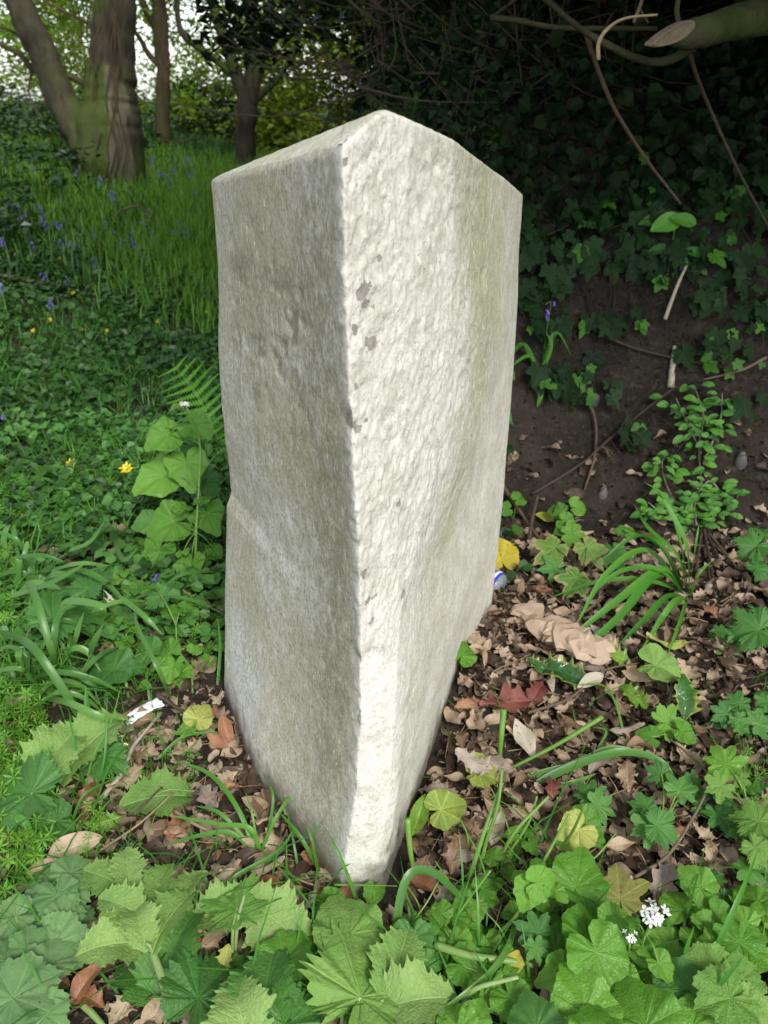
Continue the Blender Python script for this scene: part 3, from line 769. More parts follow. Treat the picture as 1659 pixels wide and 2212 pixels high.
# oval cut face: a shallow disc leaning along the limb
cf = []; cc = at_y(1455, 76, 1.575); ax1 = (at_y(1412, 98, 1.56) - at_y(1500, 58, 1.59)) * .5; ax2 = (at_y(1462, 52, 1.58) - at_y(1450, 98, 1.58)) * .5
nrmf = ax1.cross(ax2).normalized()
if nrmf.y > 0: nrmf = -nrmf
Vc = [tuple(cc + nrmf * .003)]; 
for rs, dz in ((.5, .002), (.85, .002), (1.0, .0045), (1.08, -.004), (1.0, -.022)):
    for k in range(32):
        an = 2 * PI * k / 32; w_ = 1 + .05 * noise.noise(Vector((math.cos(an), math.sin(an), 3)) * 1.5)
        Vc.append(tuple(cc + (ax1 * math.cos(an) + ax2 * math.sin(an) * (.8 - .25 * math.cos(an))) * rs * w_ + nrmf * dz))
Fc = [(0, 1 + k, 1 + (k + 1) % 32) for k in range(32)]
for q in range(4):
    Fc += [(1 + q * 32 + k, 1 + (q + 1) * 32 + k, 1 + (q + 1) * 32 + (k + 1) % 32, 1 + q * 32 + (k + 1) % 32) for k in range(32)]
def cut_material():
    t = NT('sawn_wood'); tc = t.n('TexCoord'); P = tc.outputs['Object']; n1 = t.noise(30, P, 4); n2 = t.noise(160, P, 3)
    c = t.mix(n1, t.rgb((.11, .085, .05)), t.rgb((.22, .175, .11))); c = t.mix(t.ss(n2, .55, .7), c, t.rgb((.09, .065, .04)))
    p = t.n('BsdfPrincipled'); t.put(p.inputs['Base Color'], c); p.inputs['Roughness'].default_value = .8; return t.done(p)
part_of(sawn, 'cut_face', new_mesh('cut_face', Vc, Fc, [cut_material()])).matrix_parent_inverse = Matrix.Identity(4)
sawn_c = sawn.children[0]; sawn_c.matrix_parent_inverse = Matrix.Identity(4)
TW = [([(1475, 68, 12), (1462, 30, 11), (1470, -30, 9)], 1.62, M_bark), ([(1500, 100, 20), (1440, 132, 18), (1380, 128, 17), (1300, 90, 14), (1240, 52, 13), (1170, -10, 12)], 1.66, M_bark3),
      ([(1060, 38, 12), (1120, 45, 12), (1200, 60, 11), (1300, 62, 11), (1420, 62, 10)], 1.85, M_bark3), ([(1293, 130, 9), (1293, 95, 9), (1310, 65, 8), (1350, 40, 6), (1420, 32, 5)], 1.5, M_straw),
      ([(1368, 50, 7), (1382, 15, 8), (1392, -20, 8)], 1.6, M_twig), ([(1382, 20, 5), (1400, 50, 5)], 1.6, M_twig)]
for pts, y_, mt in TW:
    mb = MB(); limb(mb, pts, y_, 8, .2, 6); part_of(hedge, 'branch', mb.mesh('branch', [mt]))
# dark earth and roots deep under the hedge
mb = MB(); rnd = random.Random(5)
for k in range(330):
    u = rnd.uniform(690, 1400); v = rnd.uniform(-20, 420); y_ = rnd.uniform(2.3, 3.4)
    if u < 760: y_ = rnd.uniform(3.0, 3.9)
    if u > 1150 : y_ = rnd.uniform(2.3, 2.8)
    p0 = at_y(u, v, y_); L_ = rnd.uniform(.15, .6); an = rnd.choice([rnd.uniform(1.2, 1.9), rnd.uniform(-.5, .6), rnd.uniform(-.5, .6), rnd.uniform(2.4, 3.4)])
    d_ = Vector((math.cos(an), rnd.uniform(-.4, .4), math.sin(an))) * L_
    mid = p0 + d_ * .5 + Vector((rnd.uniform(-.05, .05), 0, rnd.uniform(-.08, .02)))
    mb.tube(catmull([p0, mid, p0 + d_], 3), rnd.uniform(.0015, .006), .0012, 4, tint=rnd.uniform(-.3, .3))
tag(link('twig_thicket', mb.mesh('twig_thicket', [M_twigdark])), 'tangle of thin dark twigs behind the milestone top', 'twigs', kind='stuff')
tr = tree('holly_tree', 'thin reddish trunk hanging dark above the milestone top', tuple(at_y(820, 150, 3.0)))
mb = MB(); limb(mb, [(822, 95, 26), (824, 50, 34), (815, -30, 38)], 3.0, 10, .3, 6, 3, ext=1.0); part_of(tr, 'trunk', mb.mesh('trunk', [M_bark2]))
pE = clump_points(5200, [(-.35, .2, 3.0, 3.9, 1.15, 2.1, 3), (.05, .35, 3.0, 3.6, .85, 1.5, 1)], 95, 1.6, -.1, .08, 18)
crown(tr, 'crown', pE, .055, M_crownC, 96, .55)
# ------------------------------------------------------------------ leaf blades
def polar_leaf(name, rfun, seed=0, amax=PI * .985, na=72, cup=.12, bend=-.12, fold=.06, wav=.03, rings=(0, .16, .34, .52, .68, .82, .93, 1.0)):
    """blade grown from the petiole: unit length along +X, local z up"""
    r = random.Random(seed); V = []; UV = []; rim = []
    ph = r.uniform(0, 6); w1 = r.uniform(.7, 1.3); tw = r.uniform(-.12, .12)
    for s in rings:
        for k in range(na + 1):
            th = -amax + 2 * amax * k / na
            R = rfun(th, k) * s
            x, y = R * math.cos(th), R * math.sin(th)
            z = cup * w1 * (abs(y) - .35 * y * y) + bend * w1 * x * x * (1 if x > 0 else .4) + tw * x * y
            z += wav * s * s * math.sin(5 * th + ph) + wav * .5 * s * math.sin(11 * th + ph * 2) + .018 * noise.noise(Vector((x * 5, y * 5, seed)))
            per = .40; m_ = abs(((th + per) % (2 * per)) - per); z += fold * s * min(m_ / per, 1) * .35 * R + .035 * noise.noise(Vector((x * 3, y * 3, seed + 40))) * s
            V.append((x, y, z)); UV.append((x, y)); rim.append(s)
    F = []; n1 = na + 1
    for i in range(len(rings) - 1):
        for k in range(na):
            a = i * n1 + k; F.append((a, a + n1, a + n1 + 1, a + 1))
    me = new_mesh(name, V, np.array(F), (), True, None, UV)
    a_ = me.attributes.new('rim', 'FLOAT', 'POINT'); a_.data.foreach_set('value', np.array(rim, np.float32)); return me
def interp_r(tab, th):
    d = abs(math.degrees(th)); return float(np.interp(d, [t[0] for t in tab], [t[1] for t in tab]))
def r_heart(seed, teeth=12.5, amp=.06):
    tab = [(0, 1.0), (7, .93), (18, .80), (35, .72), (60, .68), (95, .66), (128, .64), (150, .58), (166, .42), (178, .14)]
    return lambda th, k: interp_r(tab, th) * (1 + amp * (abs(math.sin(th * teeth)) ** .8 - .5) + .13 * noise.noise(Vector((math.cos(th), math.sin(th), seed * 3.3)) * 2.2) + .03 * noise.noise(Vector((math.cos(th), math.sin(th), seed * 3.3)) * 9))
def r_lobes(lobes, base, width, seed, serr=.05, teeth=22, pw=.85):
    def f(th, k):
        r = base
        for c, L_ in lobes:
            d = abs(th - math.radians(c)); w = math.radians(width)
            if d < w: r = max(r, base + (L_ - base) * (1 - (d / w)) ** pw)
        e = PI - abs(th)
        r *= 1 + serr * (1 + .8 * noise.noise(Vector((th * 3, seed, 1)))) * (2 * abs((((th + .12 * noise.noise(Vector((th * 2.5, seed, 7)))) * teeth / 6.283) % 1) - .5) - .5) * 2 + .16 * noise.noise(Vector((math.cos(th), math.sin(th), seed * 2.1)) * 2.0) + .05 * noise.noise(Vector((math.cos(th), math.sin(th), seed * 2.1)) * 8)
        return r * min(1, .35 + e * 2.0)
    return f
HOG = [(0, 1.0), (52, .92), (-52, .92), (108, .70), (-108, .70)]
SYC = [(0, 1.0), (50, .88), (-50, .88), (112, .52), (-112, .52)]
IVY = [(0, 1.0), (62, .72), (-62, .72), (125, .50), (-125, .50)]
LOB = [(0, .92), (48, .86), (-48, .86), (98, .78), (-98, .78), (145, .6), (-145, .6)]
HSH = [(0, 1.0), (40, .82), (-40, .82), (85, .72), (-85, .72), (135, .58), (-135, .58)]
LM = {
    'heart': [polar_leaf('heart_blade', r_heart(i), i, cup=.14 + .07 * i, bend=-.2 - .08 * i, wav=.06, fold=.05) for i in range(5)],
    'hog': [polar_leaf('lobed_toothed_blade', r_lobes(HOG, .50, 40, i, .12, 38, .8), i, na=190, cup=.22, bend=-.34, wav=.06, fold=.12) for i in range(4)],
    'toothed': [polar_leaf('toothed_blade', r_lobes(HSH, .54, 40, i, .11, 34, .7), i + 9, na=180, cup=.24, bend=-.32, wav=.06, fold=.12) for i in range(4)],
    'syca': [polar_leaf('sycamore_blade', r_lobes(SYC, .42, 34, i, .07, 26), i + 20, na=110, cup=.06, bend=-.1, wav=.02, fold=.12) for i in range(3)],
    'ivy': [polar_leaf('ivy_blade', r_lobes(IVY, .36, 40, i, .0, 2, .75), i + 30, na=40, cup=.10, bend=-.12, wav=.02, fold=.12, rings=(0, .4, .75, 1)) for i in range(4)],
    'lobed': [polar_leaf('crenate_blade', r_lobes(LOB, .50, 24, i, .06, 26, .6), i + 40, na=96, cup=.10, bend=-.14, wav=.04, fold=.06) for i in range(4)],
    'scallop': [polar_leaf('scalloped_blade', r_lobes(LOB, .72, 24, i + 70, .045, 34, .6), i + 70, na=110, cup=.14, bend=-.16, wav=.05, fold=.05) for i in range(4)],
    'round': [polar_leaf('round_blade', r_heart(i + 50, 9, .03), i + 50, na=48, cup=.2, bend=-.1, wav=.02, fold=.05, rings=(0, .3, .6, .85, 1)) for i in range(3)],
}
def strip_leaf(name, wfun, seed=0, nu=22, nv=5, cup=.3, bend=-.25, wav=.03, curl=.0, spine=0.0, teeth=5):
    r = random.Random(seed); V = []; UV = []; rim = []
    ph = r.uniform(0, 6); tw = r.uniform(-.25, .25)
    for i in range(nu + 1):
        u = i / nu; w = wfun(u)
        sp = 0
        if spine:
            tri = abs(((u * teeth + .5) % 1) - .5) * 2; sp = spine * (max(0, 1 - tri * 1.7)) * (1 if .06 < u < .97 else 0)
        for j in range(-nv, nv + 1):
            t = j / nv; y = t * (w + sp * (abs(t) > .99)) + 0.0
            x = u - .5
            z = cup * abs(y) * (1.0 - curl) + curl * (y * y) * 4 + bend * x * x + tw * x * y * 2
            z += wav * math.sin(9 * u + ph + t) * abs(t) + (spine * .8 * sp / max(spine, 1e-6)) * (abs(t) > .99) * (1 if int(u * teeth) % 2 else -.6)
            V.append((x, y, z + .012 * noise.noise(Vector((u * 6, t * 2, seed * 4.4))))); UV.append((u, y)); rim.append(abs(t))
    m_ = 2 * nv + 1
    F = [(i * m_ + j, (i + 1) * m_ + j, (i + 1) * m_ + j + 1, i * m_ + j + 1) for i in range(nu) for j in range(m_ - 1)]
    me = new_mesh(name, V, np.array(F), (), True, None, UV)
    a_ = me.attributes.new('rim', 'FLOAT', 'POINT'); a_.data.foreach_set('value', np.array(rim, np.float32)); return me
lens = lambda w, p=.8: (lambda u: w * max(1e-3, math.sin(PI * min(max(u, .004), .996))) ** p)
obov = lambda w: (lambda u: w * max(1e-3, math.sin(PI * min(max(u, .004), .996) ** 1.25)) ** .75)
for nm, mk in {
    'ovate': lambda i: strip_leaf('oval_blade', lens(.27, .7), i, 12, 3, .25, -.3, .02),
    'holly': lambda i: strip_leaf('holly_blade', lens(.20, .6), i, 40, 4, .35 * (-1) ** i, -.5 + .9 * (i % 2), .06, .2, .11, 5),
    'leaflet': lambda i: strip_leaf('toothed_leaflet', lambda u: (.34 * math.sin(PI * min(max(u, .01), .995) ** .8) ** .75) * (1 + .22 * math.sin(u * 19 + i * 1.7) * (1 - u) + .08 * math.sin(u * 41 + i)), i + 31, 72, 6, .30 + .12 * i, -.45 - .15 * i, .045, .0, .055, 11),
    'laurel': lambda i: strip_leaf('oval_dead_blade', lens(.21, .8), i + 5, 20, 4, .8 - .3 * i, -.5 + .35 * i, .05, .3),
    'long': lambda i: strip_leaf('long_blade', lens(.13, .8), i + 11, 20, 3, .7 - .4 * i, -.6 + .4 * i, .04, .3),
    'oak': lambda i: strip_leaf('lobed_dead_blade', lambda u: (.24 * math.sin(PI * min(max(u, .01), .99)) ** .7) * (1 + .28 * math.sin(u * 26 + i)), i + 17, 30, 4, .5 - .4 * i, -.6 + .5 * i, .08, .3),
    'curled': lambda i: strip_leaf('curled_blade', lens(.25, .7), i + 23, 22, 5, .2, 1.1 - 1.9 * (i % 2), .10, 1.1, .05, 4),
}.items():
    LM[nm] = [mk(i) for i in range(4)]
_variants = {}
def leaf_data(kind, mat, i=None):
    """mesh of a leaf kind wearing a material; shared between all leaves alike"""
    i = random.randrange(len(LM[kind])) if i is None else i % len(LM[kind])
    k = (kind, mat.name, i)
    if k not in _variants:
        me = LM[kind][i].copy(); me.name = LM[kind][i].name.split('.')[0]; me.materials.clear(); me.materials.append(mat); _variants[k] = me
    return _variants[k]

# ------------------------------------------------------------------ rooted plants placed where they grow
def plant(name, label, cat, root, leaves, mat, stemmat=None, group=None, stem=None, stem_r=.0022, petiole=.0011, dflt='heart'):
    """root: (u, v). leaves: (u, v, height, length_px, heading_deg[, kind[, tilt[, mat]]]) with the leaf's centre read off the photograph.
    heading: direction of the leaf's tip on the ground (0 = right, 90 = away)"""
    stemmat = stemmat or M_stem
    R0 = ground_at(*root); t = thing(name, label, cat, tuple(R0), group)
    pet = MB(); SP_ = None
    if stem:
        SP_ = [R0 - Vector((0, 0, .01))] + [ground_at(u, v, h) for u, v, h in stem]
        c = catmull([p - R0 for p in SP_], 6); pet.tube(c, stem_r, stem_r * .6, 8)
        link('stem', pet.mesh('stem', [stemmat]), t); pet = MB()
    for lf_ in leaves:
        u, v, h, lp, hd = lf_[:5]; kind = lf_[5] if len(lf_) > 5 and lf_[5] else dflt
        tilt = lf_[6] if len(lf_) > 6 and lf_[6] is not None else random.uniform(-.1, .35)
        mt = lf_[7] if len(lf_) > 7 else mat
        C_ = ground_at(u, v, h); s = lp * (.9 if v > 1900 else 1) * depth_of(C_) / FPX
        a = math.radians(hd); ax = Vector((math.cos(a), math.sin(a), -.18 + random.uniform(-.1, .1)))
        n = Vector((random.uniform(-.35, .35), -tilt * 1.4 + random.uniform(-.2, .25), 1)).normalized()
        ax = (ax - n * (ax.dot(n) * .75)).normalized()
        polar = kind in ('heart', 'hog', 'toothed', 'syca', 'ivy', 'lobed', 'round', 'scallop')
        sc = s / 1.55 if polar else s
        J = C_ - ax * (sc * .22 if polar else 0)
        if polar: M = frame(ax, n, J - R0, sc)
        else: M = frame(ax, n, C_ - R0, sc)
        link('leaf', leaf_data(kind, mt), t, M)
        # petiole
        JJ = J if polar else C_ - ax * sc * .5
        if SP_ and len(SP_) > 2:
            q = min(SP_[1:], key=lambda p: (p - JJ).length + .5 * max(0, p.z - JJ.z)); 
        else: q = R0 + Vector((random.uniform(-.004, .004), random.uniform(-.004, .004), -.004))
        mid = (q + JJ) * .5 + Vector((0, 0, .012 + .1 * (q - JJ).length)) * (1 if not SP_ else .4)
        mid = Vector((mid.x, mid.y, max(mid.z, H(mid.x, mid.y) + .004)))
        pet = MB(); pet.tube([p - R0 for p in catmull([q, mid, JJ], 5)], petiole, petiole * .8, 6); link('leaf_stalk', pet.mesh('leaf_stalk', [stemmat]), t)
    return t
def flower_head(t, P, r, n=7, mat=None):
    """cluster of small four-petalled flowers, a child of plant t"""
    mat = mat or M_white; mb = MB(); g = MB(); P = Vector(P)
    for k in range(n):
        an = random.uniform(0, 6.28); q = P + Vector((math.cos(an), math.sin(an), random.uniform(-.2, .5))) * r * random.uniform(.2, 1)
        g.tube([P - Vector((0, 0, r * .9)), q], .0005, .0005, 4)
        N = (q - P + Vector((0, -.3 * r, r * 1.2))).normalized(); A = N.orthogonal().normalized(); A = Matrix.Rotation(random.uniform(0, 3), 3, N) @ A; B = N.cross(A)
        for j in range(4):
            d = A * math.cos(j * PI / 2) + B * math.sin(j * PI / 2); e = N.cross(d); L_ = r * .42
            mb.add([q, q + d * L_ * .6 + e * L_ * .32, q + d * L_ + N * L_ * .1, q + d * L_ * .6 - e * L_ * .32], [(0, 1, 2, 3)])
    f = link('flower_head', mb.mesh('flower_head', [mat], False), t)
    link('flower_stalks', g.mesh('flower_stalks', [M_stem]), f)

# -- the tall garlic mustard left of the stone
t = plant('garlic_mustard', 'tall heart-leaved plant with a tiny white flower head against the left side of the milestone', 'plant', (420, 1245),
      [(338, 1035, .16, 118, 200, None, .5), (405, 1012, .185, 105, -80, None, .8), (352, 945, .25, 90, 215, None, .6), (425, 922, .27, 82, -30, None, .6), (372, 925, .30, 34, 120), (362, 1132, .09, 112, 190, None, .6),
       (395, 1100, .12, 50, 30), (340, 1200, .045, 88, 250, None, .5), (452, 1118, .11, 92, -70, None, .6), (410, 1228, .03, 82, -100, None, .5), (466, 1190, .05, 42, -40), (318, 1130, .06, 70, 200, None, .4, M_lobed),
       (450, 1045, .12, 70, -60, None, .4, M_hogdark), (395, 1192, .06, 40, 100), (440, 1080, .14, 45, 60), (378, 880, .31, 30, 200), (420, 965, .2, 60, -20, None, .5, M_hogdark)],
      M_mustard, stem=[(424, 1150, .09), (430, 1050, .16), (432, 960, .24), (412, 900, .31), (402, 876, .335)], stem_r=.0032)
flower_head(t, ground_at(400, 871, .335) - t.location, .011, 16)
# -- small leaves close to the left foot
plant('garlic_mustard', 'low cluster of toothed green leaves touching the left edge of the milestone halfway down', 'plant', (415, 1500),
      [(370, 1322, .07, 62, 150), (402, 1312, .08, 36, 20), (362, 1405, .05, 72, 120, None, .7), (372, 1445, .04, 66, -100), (400, 1452, .035, 46, -20), (425, 1402, .05, 42, 60), (340, 1292, .09, 70, 200, 'toothed', .3, M_hogdark), (330, 1268, .10, 50, 160)],
      M_mustard, stem=[(412, 1450, .03), (385, 1400, .05), (380, 1350, .07)], stem_r=.002)
plant('garlic_mustard', 'two yellowing round-toothed leaves on thin stalks beside the left foot of the milestone', 'plant', (395, 1600),
      [(432, 1545, .035, 74, 80, None, .6, M_yelgreen), (402, 1575, .03, 48, 200)], M_mustard)
plant('garlic_mustard', 'crinkled dark green leaf lying among strap leaves left of the white paper strip', 'plant', (250, 1475),
      [(228, 1452, .035, 130, 190, 'heart', .2), (290, 1445, .04, 54, 20), (318, 1400, .05, 80, 120, 'heart', .7)], M_lobed)
# -- hogweed in the lower left: the upright unfolding leaf
R0 = ground_at(368, 2185); t = thing('hogweed', 'pale upright unfolding hogweed leaf on a thick hairy stalk at the lower left', 'plant', tuple(R0))
tip = ground_at(328, 2052, .115); mb = MB(); mb.tube([p - R0 for p in catmull([R0 - Vector((0, 0, .01)), ground_at(352, 2120, .05), tip], 8)], .0052, .0036, 12); link('stalk', mb.mesh('stalk', [M_stempale]), t)
for (u, v, h, lp, hd, rl, md) in ((240, 2040, .115, 150, 195, .9, .5), (300, 1990, .13, 110, 120, .3, .1), (372, 1975, .13, 150, 62, -1.0, .5), (262, 1955, .13, 120, 160, .8, .3), (225, 1895, .12, 110, 160, .2, .2), (275, 1870, .13, 100, 110, .3, .1), (345, 1905, .12, 110, 80, -.6, .4), (400, 1930, .115, 140, 70, -.9, .5), (330, 2005, .12, 70, 100, 0, .1)):
    C_ = ground_at(u, v, h); s = lp * depth_of(C_) / FPX; a = math.radians(hd)
    ax = Vector((math.cos(a), math.sin(a), .10)).normalized(); n = Vector((math.sin(a) * rl * .6, -md * .3 - .1, 1)).normalized()
    link('leaflet', leaf_data('leaflet', M_hogpin), t, frame(ax, n, C_ - R0, s * 1.05))
    J = C_ - ax * s * .5; mb = MB(); mb.tube([p - R0 for p in catmull([tip, (tip + J) / 2 + Vector((0, 0, .004)), J], 4)], .0022, .0014, 6); link('leaflet_stalk', mb.mesh('leaflet_stalk', [M_stempale]), t)
plant('hogweed', "broad mid-green lobed hogweed leaf just left of the milestone's front corner", 'plant', (498, 2090),
      [(505, 1945, .05, 150, 120, 'hog', .3), (600, 1992, .045, 210, -35, 'leaflet', .25, M_hogpin), (475, 1965, .04, 150, 200, 'leaflet', .2, M_hogpin)], M_hogweed, M_stempale, petiole=.0024)
plant('hogweed', 'large pale palm-shaped hogweed leaf lying flat at the bottom centre', 'plant', (740, 2260),
      [(800, 2120, .055, 330, 62, 'hog', .15), (860, 2075, .06, 190, 75, 'leaflet', .2, M_hogpin), (900, 2160, .06, 210, 10, 'leaflet', .1, M_hogpin), (745, 1995, .06, 200, 110, 'heart', .2, M_hogweed)], M_hogweed, M_stempale, petiole=.003)
plant('hogweed', 'pair of dark toothed leaves below the pale unfolding hogweed leaf', 'plant', (420, 2200),
      [(378, 2045, .04, 230, 75, 'leaflet', .2, M_darkpin), (445, 2130, .05, 230, 70, 'toothed', .2), (300, 2110, .02, 170, 140, 'leaflet', .1, M_darkpin)], M_hogdark, petiole=.002)
plant('hogweed', 'dark broad toothed leaves at the bottom edge between the two hogweed leaves', 'plant', (560, 2260),
      [(575, 2140, .05, 240, 85, 'leaflet', .25, M_darkpin), (625, 2060, .05, 150, 60, 'heart', .3, M_mustard), (520, 2190, .055, 210, 110, 'leaflet', .2, M_hogpin), (640, 2200, .05, 180, 40, 'toothed', .2)], M_hogdark, petiole=.002)
plant('mallow', 'grey-green scalloped leaves with small holes at the lower left edge', 'plant', (60, 2060),
      [(105, 1965, .04, 130, 120, 'scallop', .2), (20, 1985, .04, 110, 200, 'scallop', .2), (130, 2050, .04, 150, -30, 'scallop', .2), (70, 2040, .05, 100, 60, 'scallop', .2)], M_grey, M_stempale, petiole=.002)
plant('mallow', 'largest grey-green scalloped leaf in the bottom left corner', 'plant', (10, 2230),
      [(55, 2140, .06, 200, 30, 'scallop', .2), (20, 2060, .05, 120, 100, 'scallop', .2), (110, 2200, .05, 120, -20, 'scallop', .3)], M_grey, M_stempale, petiole=.002)
plant('hogweed', 'flat pale toothed leaf lying on dead leaves left of the grass by the milestone foot', 'plant', (300, 1745), [(338, 1722, .02, 160, 195, 'leaflet', .05, M_hogpin)], M_grey, M_stempale)
plant('hogweed', 'pair of big pale toothed leaves below the white paper strip', 'plant', (190, 1690), [(200, 1600, .06, 200, 50, 'leaflet', .3, M_hogpin), (125, 1618, .06, 160, 75, 'leaflet', .3, M_hogpin), (230, 1640, .05, 110, -30, 'toothed', .2, M_hogdark)], M_grey, M_stempale, petiole=.002)
plant('hogweed', 'dark green toothed leaf with a curled pale edge at the left edge', 'plant', (90, 1800), [(45, 1712, .05, 190, 170, 'toothed', .3), (105, 1780, .03, 110, 200, 'heart', .3)], M_hogdark, petiole=.002)
plant('hogweed', 'bright lobed leaf among strap leaves at the left', 'plant', (140, 1480), [(130, 1330, .09, 130, 60, 'hog', .3), (200, 1260, .09, 110, 60, 'hog', .3, M_lobed), (120, 1280, .08, 60, 120)], M_lobed)
plant('garlic_mustard', 'small round yellow-edged leaf at the very foot of the milestone front corner', 'plant', (800, 1990), [(707, 1955, .03, 92, 165, 'heart', .3), (806, 1932, .04, 62, -95, 'heart', .9), (845, 1640, .0, 1, 0, 'round')][:2], M_mustard, petiole=.0012)

# -- the leafy clump at the lower right
plantR = [
 ((1290, 2170), 'big bright garlic mustard leaves with white flowers at the lower right', [(1272, 2010, .07, 175, 80), (1335, 2035, .075, 165, 110), (1300, 2082, .08, 190, -60, None, .5), (1255, 2160, .08, 190, 100), (1205, 2105, .05, 110, 200), (1330, 1985, .07, 100, 40)], M_mustard),
 ((1250, 1960), 'upright garlic mustard sprig with glossy curled leaves right of the front corner', [(1170, 1905, .09, 95, 20, None, .7), (1140, 1930, .08, 90, -110, None, .8), (1248, 1895, .06, 150, 75, None, .7), (1160, 1865, .08, 40, 90), (1122, 1895, .085, 45, 110), (1205, 1930, .07, 60, -40)], M_mustard),
 ((1545, 2050), 'garlic mustard leaf standing alone on brown leaves near the right', [(1503, 1905, .06, 100, 120, None, .6), (1560, 1985, .05, 90, -30, None, .3)], M_mustard),
 ((1100, 2190), 'round scalloped leaves under the curved green blade at the bottom', [(1015, 2092, .04, 120, -20, 'heart', .2), (1030, 2195, .06, 100, 60, 'heart', .3), (1100, 2120, .04, 90, 60, 'heart', .3), (945, 2150, .05, 130, 60, 'heart', .2), (985, 2210, .06, 120, 100, 'heart', .2)], M_mustard),
 ((1430, 2230), 'broad crinkled leaves along the bottom right edge', [(1380, 2190, .08, 220, 100, 'heart', .3), (1460, 2120, .07, 150, 120, 'heart', .3, M_hogdark), (1290, 2230, .09, 170, 80, 'heart', .3), (1150, 2200, .07, 150, 100, 'heart', .2, M_lobed), (1500, 2200, .07, 140, 60, 'heart', .3)], M_mustard),
 ((1600, 2140), 'soft grey-green lobed leaves in the bottom right corner', [(1520, 2095, .08, 130, 150, 'scallop', .3), (1560, 2160, .09, 150, 190, 'scallop', .3), (1610, 2110, .08, 110, 40, 'scallop', .3), (1620, 2190, .08, 120, -40, 'scallop', .3), (1590, 2020, .07, 120, 100, 'lobed', .3, M_mustard)], M_hogweed),
 ((1430, 1790), 'dark scalloped lobed leaves on long stalks in the right-hand litter', [(1385, 1742, .05, 72, 150, 'lobed', .3), (1395, 1790, .05, 82, 200, 'lobed', .3), (1470, 1700, .05, 78, 60, 'lobed', .4), (1420, 1668, .05, 60, 140, 'lobed', .3), (1430, 1790, .06, 90, -20, 'hog', .3), (1500, 1690, .04, 56, 30, 'lobed', .4)], M_lobed),
 ((1290, 1780), 'dark lobed seedling leaves beside the bright green cut stalks', [(1270, 1712, .04, 72, 120, 'lobed', .3), (1300, 1745, .04, 78, -20, 'lobed', .3), (1240, 1800, .05, 96, -140, 'heart', .4, M_yelgreen), (1265, 1790, .045, 100, -40, 'heart', .4, M_mustard)], M_lobed),
 ((1620, 1790), 'pale green lobed leaf stems leaning in from the right edge', [(1560, 1640, .06, 90, 100, 'lobed', .4, M_mustard), (1625, 1770, .06, 90, 150, 'hog', .3), (1640, 1840, .05, 80, -60, 'hog', .3), (1550, 1700, .06, 70, 200, 'lobed', .4), (1600, 1680, .05, 50, 30, 'lobed', .4)], M_hogweed),
 ((1640, 1420), 'bright lobed leaf at the right edge above the brown litter', [(1622, 1362, .05, 105, 170, 'hog', .4), (1660, 1330, .05, 80, 60, 'hog', .4)], M_lobed),
 ((1640, 1240), 'green lobed leaves at the right edge under the bank', [(1625, 1185, .04, 80, 200, 'hog', .4), (1640, 1235, .03, 70, -60, 'hog', .4), (1650, 1150, .05, 60, 100, 'hog', .4)], M_lobed),
 ((1590, 1600), 'blue-green crinkled leaves at the right edge halfway up the litter', [(1590, 1515, .04, 62, 120, 'lobed', .4), (1560, 1545, .04, 60, 200, 'lobed', .4), (1645, 1560, .04, 70, 30, 'lobed', .4), (1600, 1560, .04, 50, -60, 'lobed', .4)], M_lobed),
 ((1470, 1620), 'wavy-edged bright leaves left of the blue-green crinkled ones', [(1450, 1560, .04, 88, 10, 'lobed', .4), (1480, 1585, .04, 60, -30, 'heart', .4), (1400, 1590, .03, 56, 150, 'heart', .5)], M_mustard),
 ((1160, 2080), 'blue-green three-lobed leaf under the glossy curled leaves', [(1150, 2010, .06, 96, 150, 'lobed', .3), (1160, 2055, .06, 70, -80, 'lobed', .3)], M_lobed),
 ((870, 2120), 'dark glossy heart leaf in front of the milestone foot', [(890, 2040, .05, 120, -90, 'heart', .5), (930, 2080, .04, 70, 0, 'heart', .3)], M_lobed),
]
for root, lab_, lv, mt in plantR:
    plant('garlic_mustard' if mt is M_mustard else 'leafy_weed', lab_, 'plant', root, lv, mt, petiole=.0013)
t = plant('garlic_mustard', 'garlic mustard stem topped by the larger of the two white flower clusters', 'plant', (1355, 2130), [(1395, 2050, .08, 70, -30), (1430, 2090, .08, 80, -50), (1365, 1990, .09, 40, 120)], M_mustard, stem=[(1370, 2070, .05), (1395, 2020, .09), (1412, 1985, .12)], stem_r=.003)
flower_head(t, ground_at(1414, 1975, .125) - t.location, .014, 20)
t = plant('garlic_mustard', 'garlic mustard stem topped by the smaller white flower cluster', 'plant', (1358, 2110), [(1345, 2010, .09, 36, 100), (1372, 2040, .08, 30, 0)], M_mustard, stem=[(1358, 2075, .05), (1360, 2040, .09)], stem_r=.0018)
flower_head(t, ground_at(1360, 2024, .10) - t.location, .008, 8)

